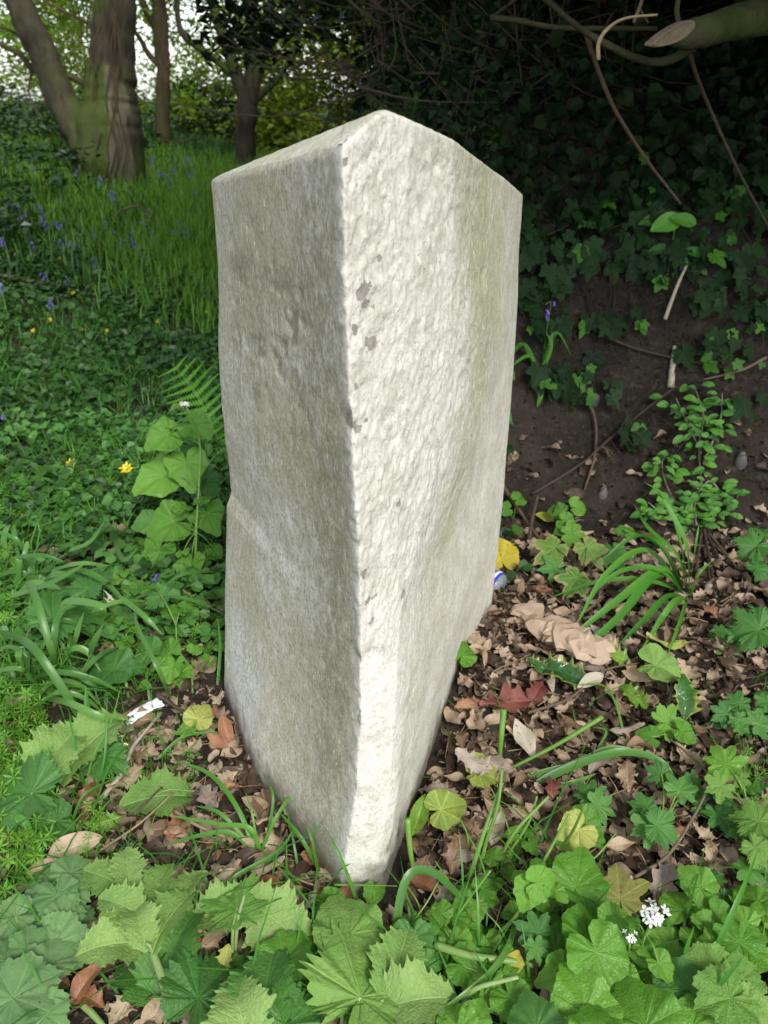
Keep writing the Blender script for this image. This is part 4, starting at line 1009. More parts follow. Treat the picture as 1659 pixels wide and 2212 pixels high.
# -- small plants at the foot of the bank
plant('sycamore_seedling', 'sycamore seedling with brown-edged lobed leaves at the foot of the bank', 'seedling', (1250, 1270),
      [(1190, 1190, .05, 92, 215, 'syca', .6), (1275, 1192, .05, 86, -60, 'syca', .6), (1240, 1258, .04, 88, -120, 'syca', .6), (1330, 1200, .04, 80, -80, 'syca', .5, M_lobed), (1195, 1228, .03, 70, 180, 'syca', .4, M_lobed)], M_syca, M_twig)
plant('garlic_mustard', 'small round-leaved seedlings against the dark soil right of the milestone', 'plant', (1215, 1170),
      [(1205, 1105, .05, 46, 160, 'heart', .7), (1250, 1095, .06, 52, 30, 'heart', .7), (1225, 1130, .05, 50, -30, 'heart', .7), (1240, 1155, .04, 60, 0, 'lobed', .6), (1215, 1145, .04, 40, 200, 'heart', .6)], M_mustard)
plant('garlic_mustard', 'two round leaves peeping out beside the right edge of the milestone', 'plant', (1110, 1130),
      [(1088, 1100, .05, 40, 180, 'heart', .7), (1122, 1076, .06, 42, 60, 'heart', .7)], M_mustard)
plant('garlic_mustard', 'tiny two-leaved seedling against the soil above the grass tuft', 'plant', (1348, 1165), [(1340, 1148, .02, 30, 180, 'heart', .7), (1362, 1152, .02, 30, 0, 'heart', .7)], M_mustard)
plant('ivy_seedling', 'green leaf held upright against the right foot of the milestone', 'seedling', (1000, 1450), [(1000, 1408, .045, 74, 80, 'heart', 1.6)], M_mustard)
# -- privet-like shrub on the bank
def sprig_shrub(label, root, stems, leafpx, seed):
    R0 = ground_at(*root); t = thing('privet', label, 'shrub', tuple(R0)); r = random.Random(seed)
    for st in stems:
        P = [ground_at(u, v, h) for u, v, h in st]; c = catmull(P, 7)
        mb = MB(); mb.tube([p - R0 for p in c], .0026, .0012, 6); link('stem', mb.mesh('stem', [M_twigpale]), t)
        for i, p in enumerate(c[3:]):
            for sd_ in (-1, 1):
                s = r.uniform(.7, 1.15) * leafpx * depth_of(p) / FPX
                a = r.uniform(0, 6.28); ax = Vector((sd_ * r.uniform(.4, 1), -r.uniform(0, .7), r.uniform(-.4, .5))).normalized()
                n = Vector((r.uniform(-.7, .7), -.7, .9 + r.uniform(-.5, .4))).normalized(); ax = (ax - n * ax.dot(n) * .7).normalized()
                q = p + ax * s * r.uniform(.6, 1.3) + Vector((r.uniform(-.01, .01), -r.uniform(-.01, .025), r.uniform(-.008, .008)))
                mt = M_privet if r.random() > .15 else M_bramble
                link('leaf', leaf_data('ovate', mt), t, frame(ax, n, q - R0, s))
sprig_shrub('small bright oval-leaved shrub growing up the soil bank, upper sprays', (1515, 1060), [[(1515, 1060, .0), (1510, 960, .03), (1520, 900, .05), (1500, 835, .05)], [(1520, 1000, .03), (1555, 910, .05), (1560, 850, .04)], [(1515, 980, .03), (1478, 900, .05), (1460, 860, .05)]], 27, 4)
sprig_shrub('small bright oval-leaved shrub at the foot of the soil bank, lower sprays', (1500, 1140), [[(1500, 1140, .0), (1495, 1090, .04), (1530, 1040, .05), (1555, 1060, .05)], [(1500, 1130, .0), (1450, 1070, .04), (1430, 1010, .05), (1440, 975, .05)], [(1480, 1130, .0), (1420, 1100, .03), (1400, 1085, .03)], [(1505, 1135, .02), (1500, 1100, .04), (1510, 1060, .05)], [(1500, 1140, .0), (1550, 1100, .03), (1560, 1060, .04)]], 26, 6)
SHORT = {'small weeds along the bottom left': 'dark lobed seedling', 'heart-leaved seedlings at the bottom': 'heart-leaved seedling', 'heart-leaved seedlings at the bottom right': 'bright heart-leaved seedling',
         'round-leaved weeds at the left': 'small round-leaved green weed', 'oval-leaved weeds at the left': 'small oval-leaved dark weed', 'lobed seedlings along the right edge': 'lobed green seedling', 'small seedlings left of the milestone': 'small heart-leaved seedling',
         'grey-green seedlings at the bottom left': 'grey-green scalloped seedling', 'tiny seedlings among the cut stalks': 'tiny bright seedling', 'bluebells on the far-left bank': 'small bluebell in dark grass', 'bluebells in the bright grass': 'small bluebell in bright grass',
         'celandines scattered over the glade': 'tiny yellow celandine', 'thin green stalks right of the milestone foot': 'thin green leaf stalk'}
# ------------------------------------------------------------------ ivy and bramble on the bank
def bank_frame(u, v):
    p = ground_at(u, v); e = .02
    n = Vector((H(p.x - e, p.y) - H(p.x + e, p.y), H(p.x, p.y - e) - H(p.x, p.y + e), 2 * e)).normalized(); return p, n
ivy = thing('ivy', 'dark green ivy trailing over the top of the soil bank on the right', 'ivy', tuple(ground_at(1400, 600)))
R0 = ivy.location.copy(); r = random.Random(3); cnt = 0
spots = []
while len(spots) < 400:
    u = r.uniform(1120, 1700); v = r.uniform(330, 720)
    top = 640 + 55 * math.sin(u * .013) + 30 * noise.noise(Vector((u * .02, 5, 0)))
    if u > 1560: top = 800
    if v > top or (v < 470 and u < 1250 + (470 - v)) : continue
    spots.append((u, v, r.uniform(.0, .05)))
for (cu, cv, su, sv, n) in ((1215, 820, 55, 40, 34), (1560, 770, 60, 40, 20), (1370, 940, 26, 24, 12), (1300, 700, 90, 14, 16), (1180, 720, 40, 25, 14), (1610, 880, 40, 30, 8), (1320, 840, 30, 20, 6), (1140, 520, 20, 60, 16)):
    for _ in range(n): spots.append((r.gauss(cu, su * .6), r.gauss(cv, sv * .6), r.uniform(.004, .035)))
fol = []
for i, (u, v, h) in enumerate(spots):
    p, n = bank_frame(u, v)
    p = p + n * (h + .006); dn = Vector((r.uniform(-.9, .9), -.5, -.8)); N = (n * .4 + Vector((r.uniform(-.6, .6), -.65, .45 + r.uniform(-.45, .45)))).normalized()
    ax = (dn - N * dn.dot(N)).normalized(); s = .014 + .036 * r.random() ** 1.6
    yng = r.random() < (.16 if v < 700 else .3)
    if yng: s *= .75
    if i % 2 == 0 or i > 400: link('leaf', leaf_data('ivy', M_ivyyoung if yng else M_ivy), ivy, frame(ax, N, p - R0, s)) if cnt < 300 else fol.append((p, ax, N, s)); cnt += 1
    else: fol.append((p, ax, N, s))
if fol:
    me0 = LM['ivy'][0]; co = np.zeros(len(me0.vertices) * 3); me0.vertices.foreach_get('co', co); co = co.reshape(-1, 3)
    qf = np.array([list(p_.vertices) for p_ in me0.polygons]); mb = MB()
    for (p, ax, N, s) in fol:
        M = np.array(frame(ax, N, p - R0, s)); mb.add(co @ M[:3, :3].T + M[:3, 3], qf, r.uniform(-.4, .4))
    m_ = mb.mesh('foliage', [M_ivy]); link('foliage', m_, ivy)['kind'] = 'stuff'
mb = MB()
for k in range(34):
    u0 = r.uniform(1150, 1640); v0 = r.uniform(400, 640); P = []
    for j in range(6):
        p, n = bank_frame(u0 + r.uniform(-20, 20) + j * r.uniform(-14, 14), v0 + j * 45); P.append(p + n * .012 - R0)
    mb.tube(catmull(P, 4), .0018, .0012, 4)
link('stems', mb.mesh('stems', [M_twigdark]), ivy)
plant('bramble', 'bright green bramble sprig with oval toothed leaves in the dark ivy', 'bramble', (1440, 600),
      [(1442, 482, .10, 78, 200, 'ovate', 1.1), (1478, 476, .10, 60, -10, 'ovate', 1.0), (1405, 478, .07, 50, 180, 'ovate', .9, M_privet), (1470, 560, .06, 46, -60, 'ovate', 1.0, M_privet), (1500, 545, .06, 46, 0, 'ovate', 1.0, M_privet), (1425, 540, .05, 50, 180, 'ovate', .9, M_hogdark)], M_bramble, stem=[(1450, 540, .05), (1458, 490, .09)], stem_r=.0014)
def lone(name, label, cat, u, v, h, px, hd, kind, mat, tilt=.1, group=None, vi=None, updn=1, roll=None):
    C_ = ground_at(u, v, h); s = px * depth_of(C_) / FPX; a = math.radians(hd)
    ax = Vector((math.cos(a), math.sin(a), 0)); n = Vector((roll if roll is not None else random.uniform(-.25, .25), -tilt + random.uniform(-.15, .15), 1)) * updn
    o = link(name, leaf_data(kind, mat, vi)); polar = kind in ('heart', 'hog', 'toothed', 'syca', 'ivy', 'lobed', 'round', 'scallop')
    ax = (ax - n * (ax.dot(n) / n.length_squared)).normalized()
    o.matrix_world = frame(ax, n, C_ - ax * (s * .15 if polar else 0), s / (1.5 if polar else 1))
    return tag(o, label, cat, group)
# leaves that stand out among the litter
D = M_dead
lone('fallen_leaf', 'bright yellow leaf with black specks on the ground behind the right edge of the milestone', 'leaf', 1078, 1196, .03, 90, 100, 'round', M_yellow, .8, vi=0)
lone('fallen_leaf', 'smaller dull yellow leaf above the bright yellow one, at the foot of the bank', 'leaf', 1178, 1117, .02, 44, -20, 'ovate', M_yellow, .6)
lone('fallen_leaf', 'half yellow, half green scalloped leaf touching the right foot of the milestone', 'leaf', 966, 1745, .035, 96, 20, 'heart', M_yelgreen, .4)
lone('fallen_leaf', 'yellow-green leaf under a pale spiny dead holly leaf', 'leaf', 1045, 1668, .028, 92, 10, 'heart', M_yelgreen, .3)
lone('fallen_leaf', 'pale spiny dead holly leaf lying on the yellow-green leaf', 'leaf', 1022, 1645, .045, 90, 150, 'holly', D[3], .2)
lone('fallen_leaf', 'dark red fallen leaf in the middle of the right-hand litter', 'leaf', 1098, 1517, .02, 130, 10, 'oak', M_deadred, .1)
lone('fallen_leaf', 'second reddish leaf just above the dark red one', 'leaf', 1160, 1495, .022, 80, 60, 'oak', M_deadred, .2)
lone('fallen_leaf', 'small dark red leaf near the bright cut stalks', 'leaf', 1192, 1700, .02, 62, 80, 'oak', M_deadred, .2)
lone('fallen_leaf', 'cream-coloured oval dead leaf with dark blotches right of the milestone foot', 'leaf', 1132, 1597, .025, 100, -75, 'laurel', M_deadpale, .2, vi=2)
lone('fallen_leaf', 'round whitish dead leaf behind the green cut stalks', 'leaf', 1072, 1790, .02, 84, 70, 'laurel', M_deadpale, .3, vi=2)
lone('fallen_leaf', 'pale grey dead leaf leaning on the glossy holly leaf', 'leaf', 1277, 1470, .03, 74, 30, 'laurel', M_deadpale, .3, vi=1)
lone('fallen_leaf', 'large olive-yellow dead sycamore leaf in the right-hand litter', 'leaf', 1338, 1922, .03, 140, 80, 'syca', M_deadolive, .1)
lone('fallen_leaf', 'olive-brown dead leaf right of the large olive one', 'leaf', 1432, 1905, .025, 110, 60, 'oak', D[3], .2)
lone('fallen_leaf', 'chestnut-brown oval leaf above the large olive one', 'leaf', 1338, 1825, .03, 70, 10, 'laurel', D[0], .3, vi=2)
lone('holly_leaf', 'dark glossy green holly leaf below the crumpled paper bag', 'leaf', 1215, 1452, .03, 118, -28, 'holly', M_hollyg, .4, vi=0)
lone('holly_leaf', 'dark green holly leaf partly hidden left of the glossy one', 'leaf', 1160, 1437, .02, 62, -40, 'holly', M_hollyg, .4, vi=2)
lone('holly_leaf', 'bright green holly leaf at the right end of the paper bag', 'leaf', 1320, 1412, .03, 86, -35, 'holly', M_hollyb, .3)
lone('holly_leaf', 'lime green holly leaf below the bright green one', 'leaf', 1368, 1502, .02, 78, -60, 'holly', M_hollyb, .3)
lone('holly_leaf', 'tall dark glossy holly leaf standing at the right of the litter', 'leaf', 1480, 1502, .04, 108, 85, 'holly', M_hollyg, .7, vi=2)
lone('green_leaf', 'smooth pale green leaf pointing left beside the tall dark holly leaf', 'leaf', 1432, 1442, .04, 110, -15, 'heart', M_hogweed, .3)
lone('green_leaf', 'narrow pale green leaf under the tips of the grass tuft', 'leaf', 1440, 1388, .02, 100, 175, 'long', M_yelgreen, .2)
lone('green_leaf', 'lime green leaf between the two holly leaves', 'leaf', 1290, 1525, .02, 66, 100, 'holly', M_hollyb, .2) if False else None
lone('green_leaf', 'green oval leaf rolled on edge against the right foot of the milestone', 'leaf', 905, 1760, .03, 92, 75, 'laurel', M_hollyb, .8, vi=0)
lone('green_leaf', 'dark bottle-green leaf half under litter at the left of the milestone foot', 'leaf', 250, 1620, .03, 96, -70, 'holly', M_hollyg, .3)
lone('holly_leaf', 'mottled green spiny leaf among brown leaves at the lower left', 'leaf', 225, 1775, .02, 76, 20, 'holly', M_hollyb, .2)
lone('green_leaf', 'pointed pale green leaf sticking up left of the bottom centre', 'leaf', 485, 2078, .04, 70, 80, 'holly', M_yelgreen, .6)
lone('yellow_leaf', 'small pale yellow leaf on the thick pale stem near the bottom', 'leaf', 1112, 2075, .05, 46, 60, 'round', M_yellow, .5)
lone('fallen_leaf', 'big tan oval leaf at the lower left pointing right', 'leaf', 158, 1830, .03, 128, 20, 'laurel', D[0], .3, vi=1)
lone('fallen_leaf', 'tan folded leaf under the big tan oval one', 'leaf', 100, 1872, .02, 110, 15, 'long', D[0], .3, vi=1)
lone('fallen_leaf', 'orange-brown pointed leaf left of the pale hogweed stalk', 'leaf', 185, 2122, .03, 100, 65, 'laurel', D[2], .3, vi=0)
lone('fallen_leaf', 'tan spiny holly leaf right of the pale toothed leaf, lower left', 'leaf', 275, 1680, .03, 88, 30, 'holly', D[0], .3, vi=1)
lone('fallen_leaf', 'reddish-brown glossy leaf against the left foot of the milestone', 'leaf', 488, 1575, .03, 74, 110, 'laurel', D[2], .6, vi=0)
lone('fallen_leaf', 'second reddish-brown leaf below the one against the left foot', 'leaf', 472, 1600, .02, 66, -40, 'laurel', D[2], .5, vi=3)
lone('fallen_leaf', 'dark purple-brown leaf covering the left end of the white paper strip', 'leaf', 262, 1555, .022, 50, -20, 'laurel', D[1], .2, vi=2)
lone('fallen_leaf', 'pinkish curled leaf just left of the milestone front corner', 'leaf', 585, 1915, .03, 88, -20, 'laurel', D[2], .3, vi=0)
lone('fallen_leaf', 'greyish-purple flat dead leaf behind the grass left of the milestone', 'leaf', 450, 1722, .02, 80, 130, 'oak', D[3], .1)

# ------------------------------------------------------------------ leaf litter: 300 single leaves and the mass beneath them
def litter_density(u, v):
    # where the photograph shows bare litter
    d = 0.0
    if u > 840 and v > 1250: d = 1.0 if v < 2000 else .5
    if u > 1080 and 1150 < v <= 1250: d = .7
    if u < 800 and v > 1540: d = 1.0 if (u > 180 or v > 1800) else .35
    if 230 < u < 500 and 1400 < v < 1560: d = .5
    if u < 480 and 980 < v < 1250: d = .45
    if v > 2050: d = min(d, .6)
    return d
kinds = [('holly', .34), ('laurel', .28), ('long', .12), ('oak', .10), ('curled', .16)]
KL = {'holly': 'curled spiny brown holly leaf', 'laurel': 'oval brown dead leaf', 'long': 'narrow folded brown dead leaf', 'oak': 'wavy-edged brown dead leaf', 'curled': 'tightly curled brown dead leaf'}
r = random.Random(17); n_l = 0
inside_stone = lambda x, y: (x > -.29 and x < .235 and y > .64 and y < 1.34 and ((x + .034) * (-.85) + (y - .66) * (-.53) < .012) and ((x - .005) * .965 + (y - .67) * (-.27) < .016))
while n_l < 300:
    u = r.uniform(-40, 1700); v = r.uniform(1150, 2212)
    if r.random() > litter_density(u, v): continue
    p = ground_at(u, v)
    if inside_stone(p.x, p.y): continue
    x = r.random(); k = 0; acc = 0
    for kk, (nm, w) in enumerate(kinds):
        acc += w
        if x < acc: k = kk; break
    nm = kinds[k][0]
    mi = r.choices([0, 1, 2, 3], [.36, .34, .14, .16])[0]
    if u < 800: mi = r.choices([0, 1, 2, 3], [.42, .28, .20, .10])[0]
    side = 'right' if u > 835 else 'left'
    s = r.uniform(.030, .058) * (1.0 if u > 835 else 1.05)
    C_ = p + Vector((0, 0, r.uniform(.008, .026)))
    a = r.uniform(0, 6.28); ax = Vector((math.cos(a), math.sin(a), r.uniform(-.35, .35))); nrm_ = Vector((r.gauss(0, .38), r.gauss(-.15, .38), 1)) * (1 if r.random() > .3 else -1)
    o = link('fallen_leaf', leaf_data(nm, D[mi], r.randrange(4))); o.matrix_world = frame(ax, nrm_, C_, s)
    tone = ('tan', 'dark brown', 'rusty', 'greyish')[mi]
    g_ = '%s %s dead leaves in the litter' % (tone, {'holly': 'spiny', 'laurel': 'oval', 'long': 'narrow', 'oak': 'wavy', 'curled': 'curled'}[nm]); SHORT[g_] = g_.replace(' dead leaves in the litter', ' dead leaf')
    tag(o, SHORT[g_], 'leaf', g_); n_l += 1
# litter beneath: one mass
mb = MB(); kk = []
small = []
for nm in ('holly', 'laurel', 'oak', 'curled'):
    for i in (0, 1, 2, 3):
        me = strip_leaf('litter_piece', {'holly': lens(.2, .6), 'laurel': lens(.22, .8), 'oak': lens(.25, .5), 'curled': lens(.3, .7)}[nm], i + 3, 10, 2, (.3, -.3, .6, -.5)[i], (-.5, .4, .2, -.3)[i], .08, .3, .09 if nm == 'holly' else 0, 5)
        co = np.zeros(len(me.vertices) * 3); me.vertices.foreach_get('co', co)
        small.append((co.reshape(-1, 3), np.array([list(p_.vertices) for p_ in me.polygons])))
for _ in range(17000):
    x = r.uniform(-1.3, 1.7); y = r.uniform(.35, 1.75)
    z = H(x, y)
    P_ = Vector((x, y, z)); dp = depth_of(P_)
    u = CU + x / dp * FPX; v = CV + (-(y * SP + (CAMZ - z) * -CP)) / dp * -FPX if False else CV - ((y * SP - (CAMZ - z) * CP) / dp) * FPX
    if not (-450 < u < 2150 and 900 < v < 2500): continue
    if r.random() > max(.25, litter_density(u, v)) or inside_stone(x, y): continue
    co, qf = small[r.randrange(len(small))]; s = r.uniform(.016, .044) * (1 if y < 1.3 else 1.1)
    a = r.uniform(0, 6.28); M = np.array(frame(Vector((math.cos(a), math.sin(a), r.uniform(-.5, .5))), Vector((r.gauss(0, .5), r.gauss(0, .5), 1)), (x, y, z + r.uniform(0, .014)), s))
    mb.add(co @ M[:3, :3].T + M[:3, 3], qf, r.uniform(-.6, .5))
tag(link('leaf_litter', mb.mesh('leaf_litter', [M_litter])), 'bed of small brown dead leaves around the milestone', 'leaf litter', kind='stuff')
mb = MB()
for _ in range(7000):
    u = r.uniform(-40, 1700); v = r.uniform(1150, 2212)
    if r.random() > max(.4, litter_density(u, v)): continue
    p = ground_at(u, v, r.uniform(0, .012)); 
    if inside_stone(p.x, p.y): continue
    s = r.uniform(.002, .007); a = r.uniform(0, 6.28); b_ = Vector((math.cos(a), math.sin(a), r.uniform(-.4, .4))) * s; c_ = Vector((-math.sin(a), math.cos(a), r.uniform(-.4, .4))) * s * r.uniform(.4, .9)
    mb.add([p - b_, p - c_ + b_ * .2, p + b_, p + c_ - b_ * .3], [(0, 1, 2, 3)], r.uniform(-.7, .5))
tag(link('litter_crumbs', mb.mesh('litter_crumbs', [M_litter], False)), 'small crumbs of broken leaf between the larger dead leaves', 'litter crumbs', kind='stuff')
# crumbs of earth and small stones on the bank face
mb = MB(); M_crumb = simple_mat('earth_crumb', (.05, .04, .03), (.022, .018, .014), .95, 60, .4, .1)
for _ in range(2600):
    u = r.uniform(1060, 1700); v = r.uniform(620, 1200); p = ground_at(u, v, 0)
    if p.y > 2.1 or p.y < 1.5: continue
    s = .0012 + .005 * r.random() ** 3; V_ = [p + Vector((r.uniform(.1, 1) * s * x_, r.uniform(.1, 1) * s * y_, r.uniform(.1, 1) * s * z_)) for x_, y_, z_ in ((-1, -1, -1), (1, -1, -1), (1, 1, -1), (-1, 1, -1), (-1, -1, 1), (1, -1, 1), (1, 1, 1), (-1, 1, 1))]
    mb.add(V_, [(0, 3, 2, 1), (4, 5, 6, 7), (0, 1, 5, 4), (1, 2, 6, 5), (2, 3, 7, 6), (3, 0, 4, 7)], r.uniform(-.6, .6))
for _ in range(170):
    u = r.uniform(1100, 1690); v = r.uniform(480, 1180); p, n_ = bank_frame(u, v); L_ = r.uniform(.03, .14); a = r.uniform(0, 3.14)
    d_ = Vector((math.cos(a), math.sin(a) * .5, math.sin(a) * .7)) * L_; q0 = p + n_ * r.uniform(.005, .05)
    mb.tube(catmull([q0, q0 + d_ * .5 + Vector((r.uniform(-.01, .01), -.01, r.uniform(-.01, .01))), q0 + d_], 3), r.uniform(.0006, .0016), .0005, 4, tint=r.uniform(-.5, .1))
tag(link('earth_crumbs', mb.mesh('earth_crumbs', [M_crumb], False)), 'earth crumbs, rootlets and grit on the face of the soil bank', 'earth crumbs', kind='stuff')
# straw and broken twigs
mb = MB()
for _ in range(900):
    u = r.uniform(-20, 1680); v = r.uniform(1300, 2212) if r.random() < .8 else r.uniform(1150, 1400)
    if r.random() > litter_density(u, v): continue
    p = ground_at(u, v, r.uniform(.004, .02)); L_ = r.uniform(.012, .06); a = r.uniform(0, 3.14) if u > 700 else r.gauss(.5, .6)
    if inside_stone(p.x, p.y): continue
    d_ = Vector((math.cos(a), math.sin(a), r.uniform(-.15, .2))) * L_
    if inside_stone(p.x + d_.x, p.y + d_.y): continue
    mb.tube([p, p + d_ * .5 + Vector((0, 0, r.uniform(-.002, .004))), p + d_], r.uniform(.0005, .0013), .0005, 4, tint=r.uniform(-.5, .5))
tag(link('straw', mb.mesh('straw', [M_straw])), 'loose straw and stalk bits scattered through the litter', 'straw', kind='stuff')

# ------------------------------------------------------------------ named sticks and twigs
def stick(name, label, pts, rpx, mat, cat='twig', group=None, seg=8, bump=.2, n=7):
    P = [ground_at(u, v, h) for u, v, h in pts]; rad = rpx * depth_of(P[0]) / FPX / 2
    mb = MB(); c = catmull(P, n); mb.tube([p - P[0] for p in c], rad, rad * .6, seg, bump)
    o = link(name, mb.mesh(name, [mat])); o.location = P[0]; return tag(o, label, cat, group)
stick('twig', 'pale grey lichened twig lying below the white paper strip', [(212, 1735, .01), (262, 1670, .03), (290, 1610, .03), (348, 1540, .02)], 12, M_twigpale, bump=.5)
stick('twig', 'long thin pale twig arching down through the right-hand litter', [(1310, 1945, .01), (1372, 1895, .02), (1440, 1850, .04), (1500, 1760, .04), (1530, 1690, .04), (1515, 1655, .03), (1440, 1590, .03)], 9, M_twigpale)
stick('twig', 'brown diagonal twig crossing the pale toothed leaf at the lower left', [(290, 1760, .03), (320, 1730, .035), (350, 1700, .03)], 6, M_twig)
stick('twig', 'long tan stalk across the dead leaves left of the milestone', [(215, 1838, .02), (300, 1780, .03), (375, 1712, .03)], 6, M_straw)
stick('twig', 'thick tan stem lying in the litter right of the lower-left grass', [(375, 1750, .015), (430, 1785, .02), (500, 1812, .015)], 9, M_straw)
stick('twig', 'straw-coloured stalk leading to the front corner of the milestone', [(600, 1875, .02), (680, 1912, .02), (800, 1925, .02)], 5, M_straw)
stick('twig', 'dark diagonal twig leaning on the soil bank', [(1148, 1068, .01), (1250, 1005, .02), (1320, 945, .03), (1400, 880, .03), (1460, 835, .03)], 7, M_twig)
stick('twig', 'curved brown bramble stem hanging down the soil bank', [(1206, 788, .02), (1250, 840, .02), (1284, 900, .02), (1285, 980, .02), (1262, 1060, .01)], 8, M_twig)
stick('twig', 'reddish stem running sideways across the top of the soil bank', [(1305, 728, .02), (1380, 755, .02), (1450, 772, .02), (1540, 790, .02)], 7, M_twig)
stick('twig', 'pale dead stick pointing down from the ivy', [(1436, 690, .03), (1462, 620, .05), (1482, 575, .06)], 9, M_twigpale)
stick('root', 'chalky white broken root sticking out of the soil bank', [(1449, 838, .005), (1452, 800, .012), (1458, 748, .01)], 17, M_twigpale, 'root', bump=.35)
stick('twig', 'long bare stem slanting from the sawn limb down to the ivy', [(1262, 60, .62), (1292, 150, .5), (1330, 240, .4), (1400, 350, .22), (1470, 440, .06)], 11, M_twig)
stick('twig', 'long bare stem slanting down at the far right', [(1482, 70, .66), (1500, 150, .55), (1540, 250, .4), (1600, 380, .25), (1665, 500, .08)], 10, M_twig)
stick('twig', 'thin dry stem propped at the foot of the bank beside the milestone', [(1140, 1182, .01), (1152, 1110, .05), (1162, 1070, .07)], 10, M_twig)
stick('twig', 'mossy brown branch lying behind the right edge of the milestone', [(1080, 1040, .06), (1120, 1100, .04), (1170, 1170, .02), (1200, 1190, .01)], 9, M_twig)
stick('twig', 'broken straw-coloured stick beyond the paper bag', [(1262, 1322, .01), (1298, 1296, .02)], 8, M_straw)
stick('twig', 'brown twig running through the litter below the holly leaves', [(1140, 1540, .02), (1230, 1508, .025), (1300, 1450, .03), (1380, 1432, .03)], 7, M_twig)
stick('log', 'rotting brown branch lying in the glade at the far left', [(-20, 592, .02), (60, 606, .03), (140, 618, .02)], 12, M_twig, 'branch')
stick('twig', 'dead bent twig in front of the old mossy tree', [(230, 480, .02), (270, 452, .12), (310, 450, .12), (345, 495, .03)], 5, M_twig)
stick('twig', 'straight pale stick at the right end of the bank', [(1655, 772, .02), (1600, 800, .03), (1520, 820, .03)], 7, M_twigpale)
stick('dead_stems', 'bundle of dry brown stems at the foot of the small shrub', [(1540, 1180, .005), (1530, 1230, .01), (1545, 1290, .01)], 8, M_twig, 'stems')
for k, (a_, b_) in enumerate((((1520, 1140), (1545, 1270)), ((1525, 1150), (1580, 1260)), ((1515, 1150), (1500, 1250)), ((1530, 1150), (1610, 1250)))):
    stick('twig', ('dry brown stem pointing down from the small shrub, lying nearest the grass tuft', 'dry brown stem splaying right below the small shrub', 'dry brown stem pointing left below the small shrub', 'outermost dry brown stem splaying right below the small shrub')[k], [(a_[0], a_[1], .02), ((a_[0] + b_[0]) / 2, (a_[1] + b_[1]) / 2, .015), (b_[0], b_[1], .008)], 7, M_twig)
stick('fern_stalk', 'brown hairy curled stalk lying by the white paper strip', [(338, 1498, .046), (372, 1522, .03), (408, 1545, .02)], 11, M_twig, 'stalk', bump=.5)
# pebbles in the soil
def pebble(u, v, w, h, label, mat):
    p, n = bank_frame(u, v); s = depth_of(p) / FPX; V = []; 
    for i in range(9):
        for k in range(12):
            th = PI * i / 8; ph = 2 * PI * k / 12; q = Vector((math.sin(th) * math.cos(ph) * w * s / 2, math.sin(th) * math.sin(ph) * w * s * .4, math.cos(th) * h * s / 2)); q *= 1 + .15 * noise.noise(q * 60 + Vector((u, 0, 0))); V.append(tuple(q))
    F = [(i * 12 + k, i * 12 + (k + 1) % 12, (i + 1) * 12 + (k + 1) % 12, (i + 1) * 12 + k) for i in range(8) for k in range(12)]
    o = link('pebble', new_mesh('pebble', V, np.array(F), [mat])); o.location = p; tag(o, label, 'pebble')
M_peb = simple_mat('pebble', (.30, .27, .24), (.17, .15, .14), .8, 40, .3)
M_pebd = simple_mat('dark_pebble', (.12, .11, .11), (.07, .065, .065), .7, 40, .3)
pebble(1302, 1068, 20, 40, 'grey oval pebble set in the soil bank near its foot', M_pebd)
pebble(1284, 866, 24, 34, 'small grey stone in the soil bank beside the curved stem', M_pebd)
pebble(1600, 1000, 26, 50, 'long grey-brown flint in the right of the soil bank', M_pebd)
pebble(1530, 1275, 24, 36, 'pale pinkish pebble right of the grass tuft', M_peb)
pebble(1210, 955, 9, 9, 'tiny white stone in the soil bank above the diagonal twig', M_peb)

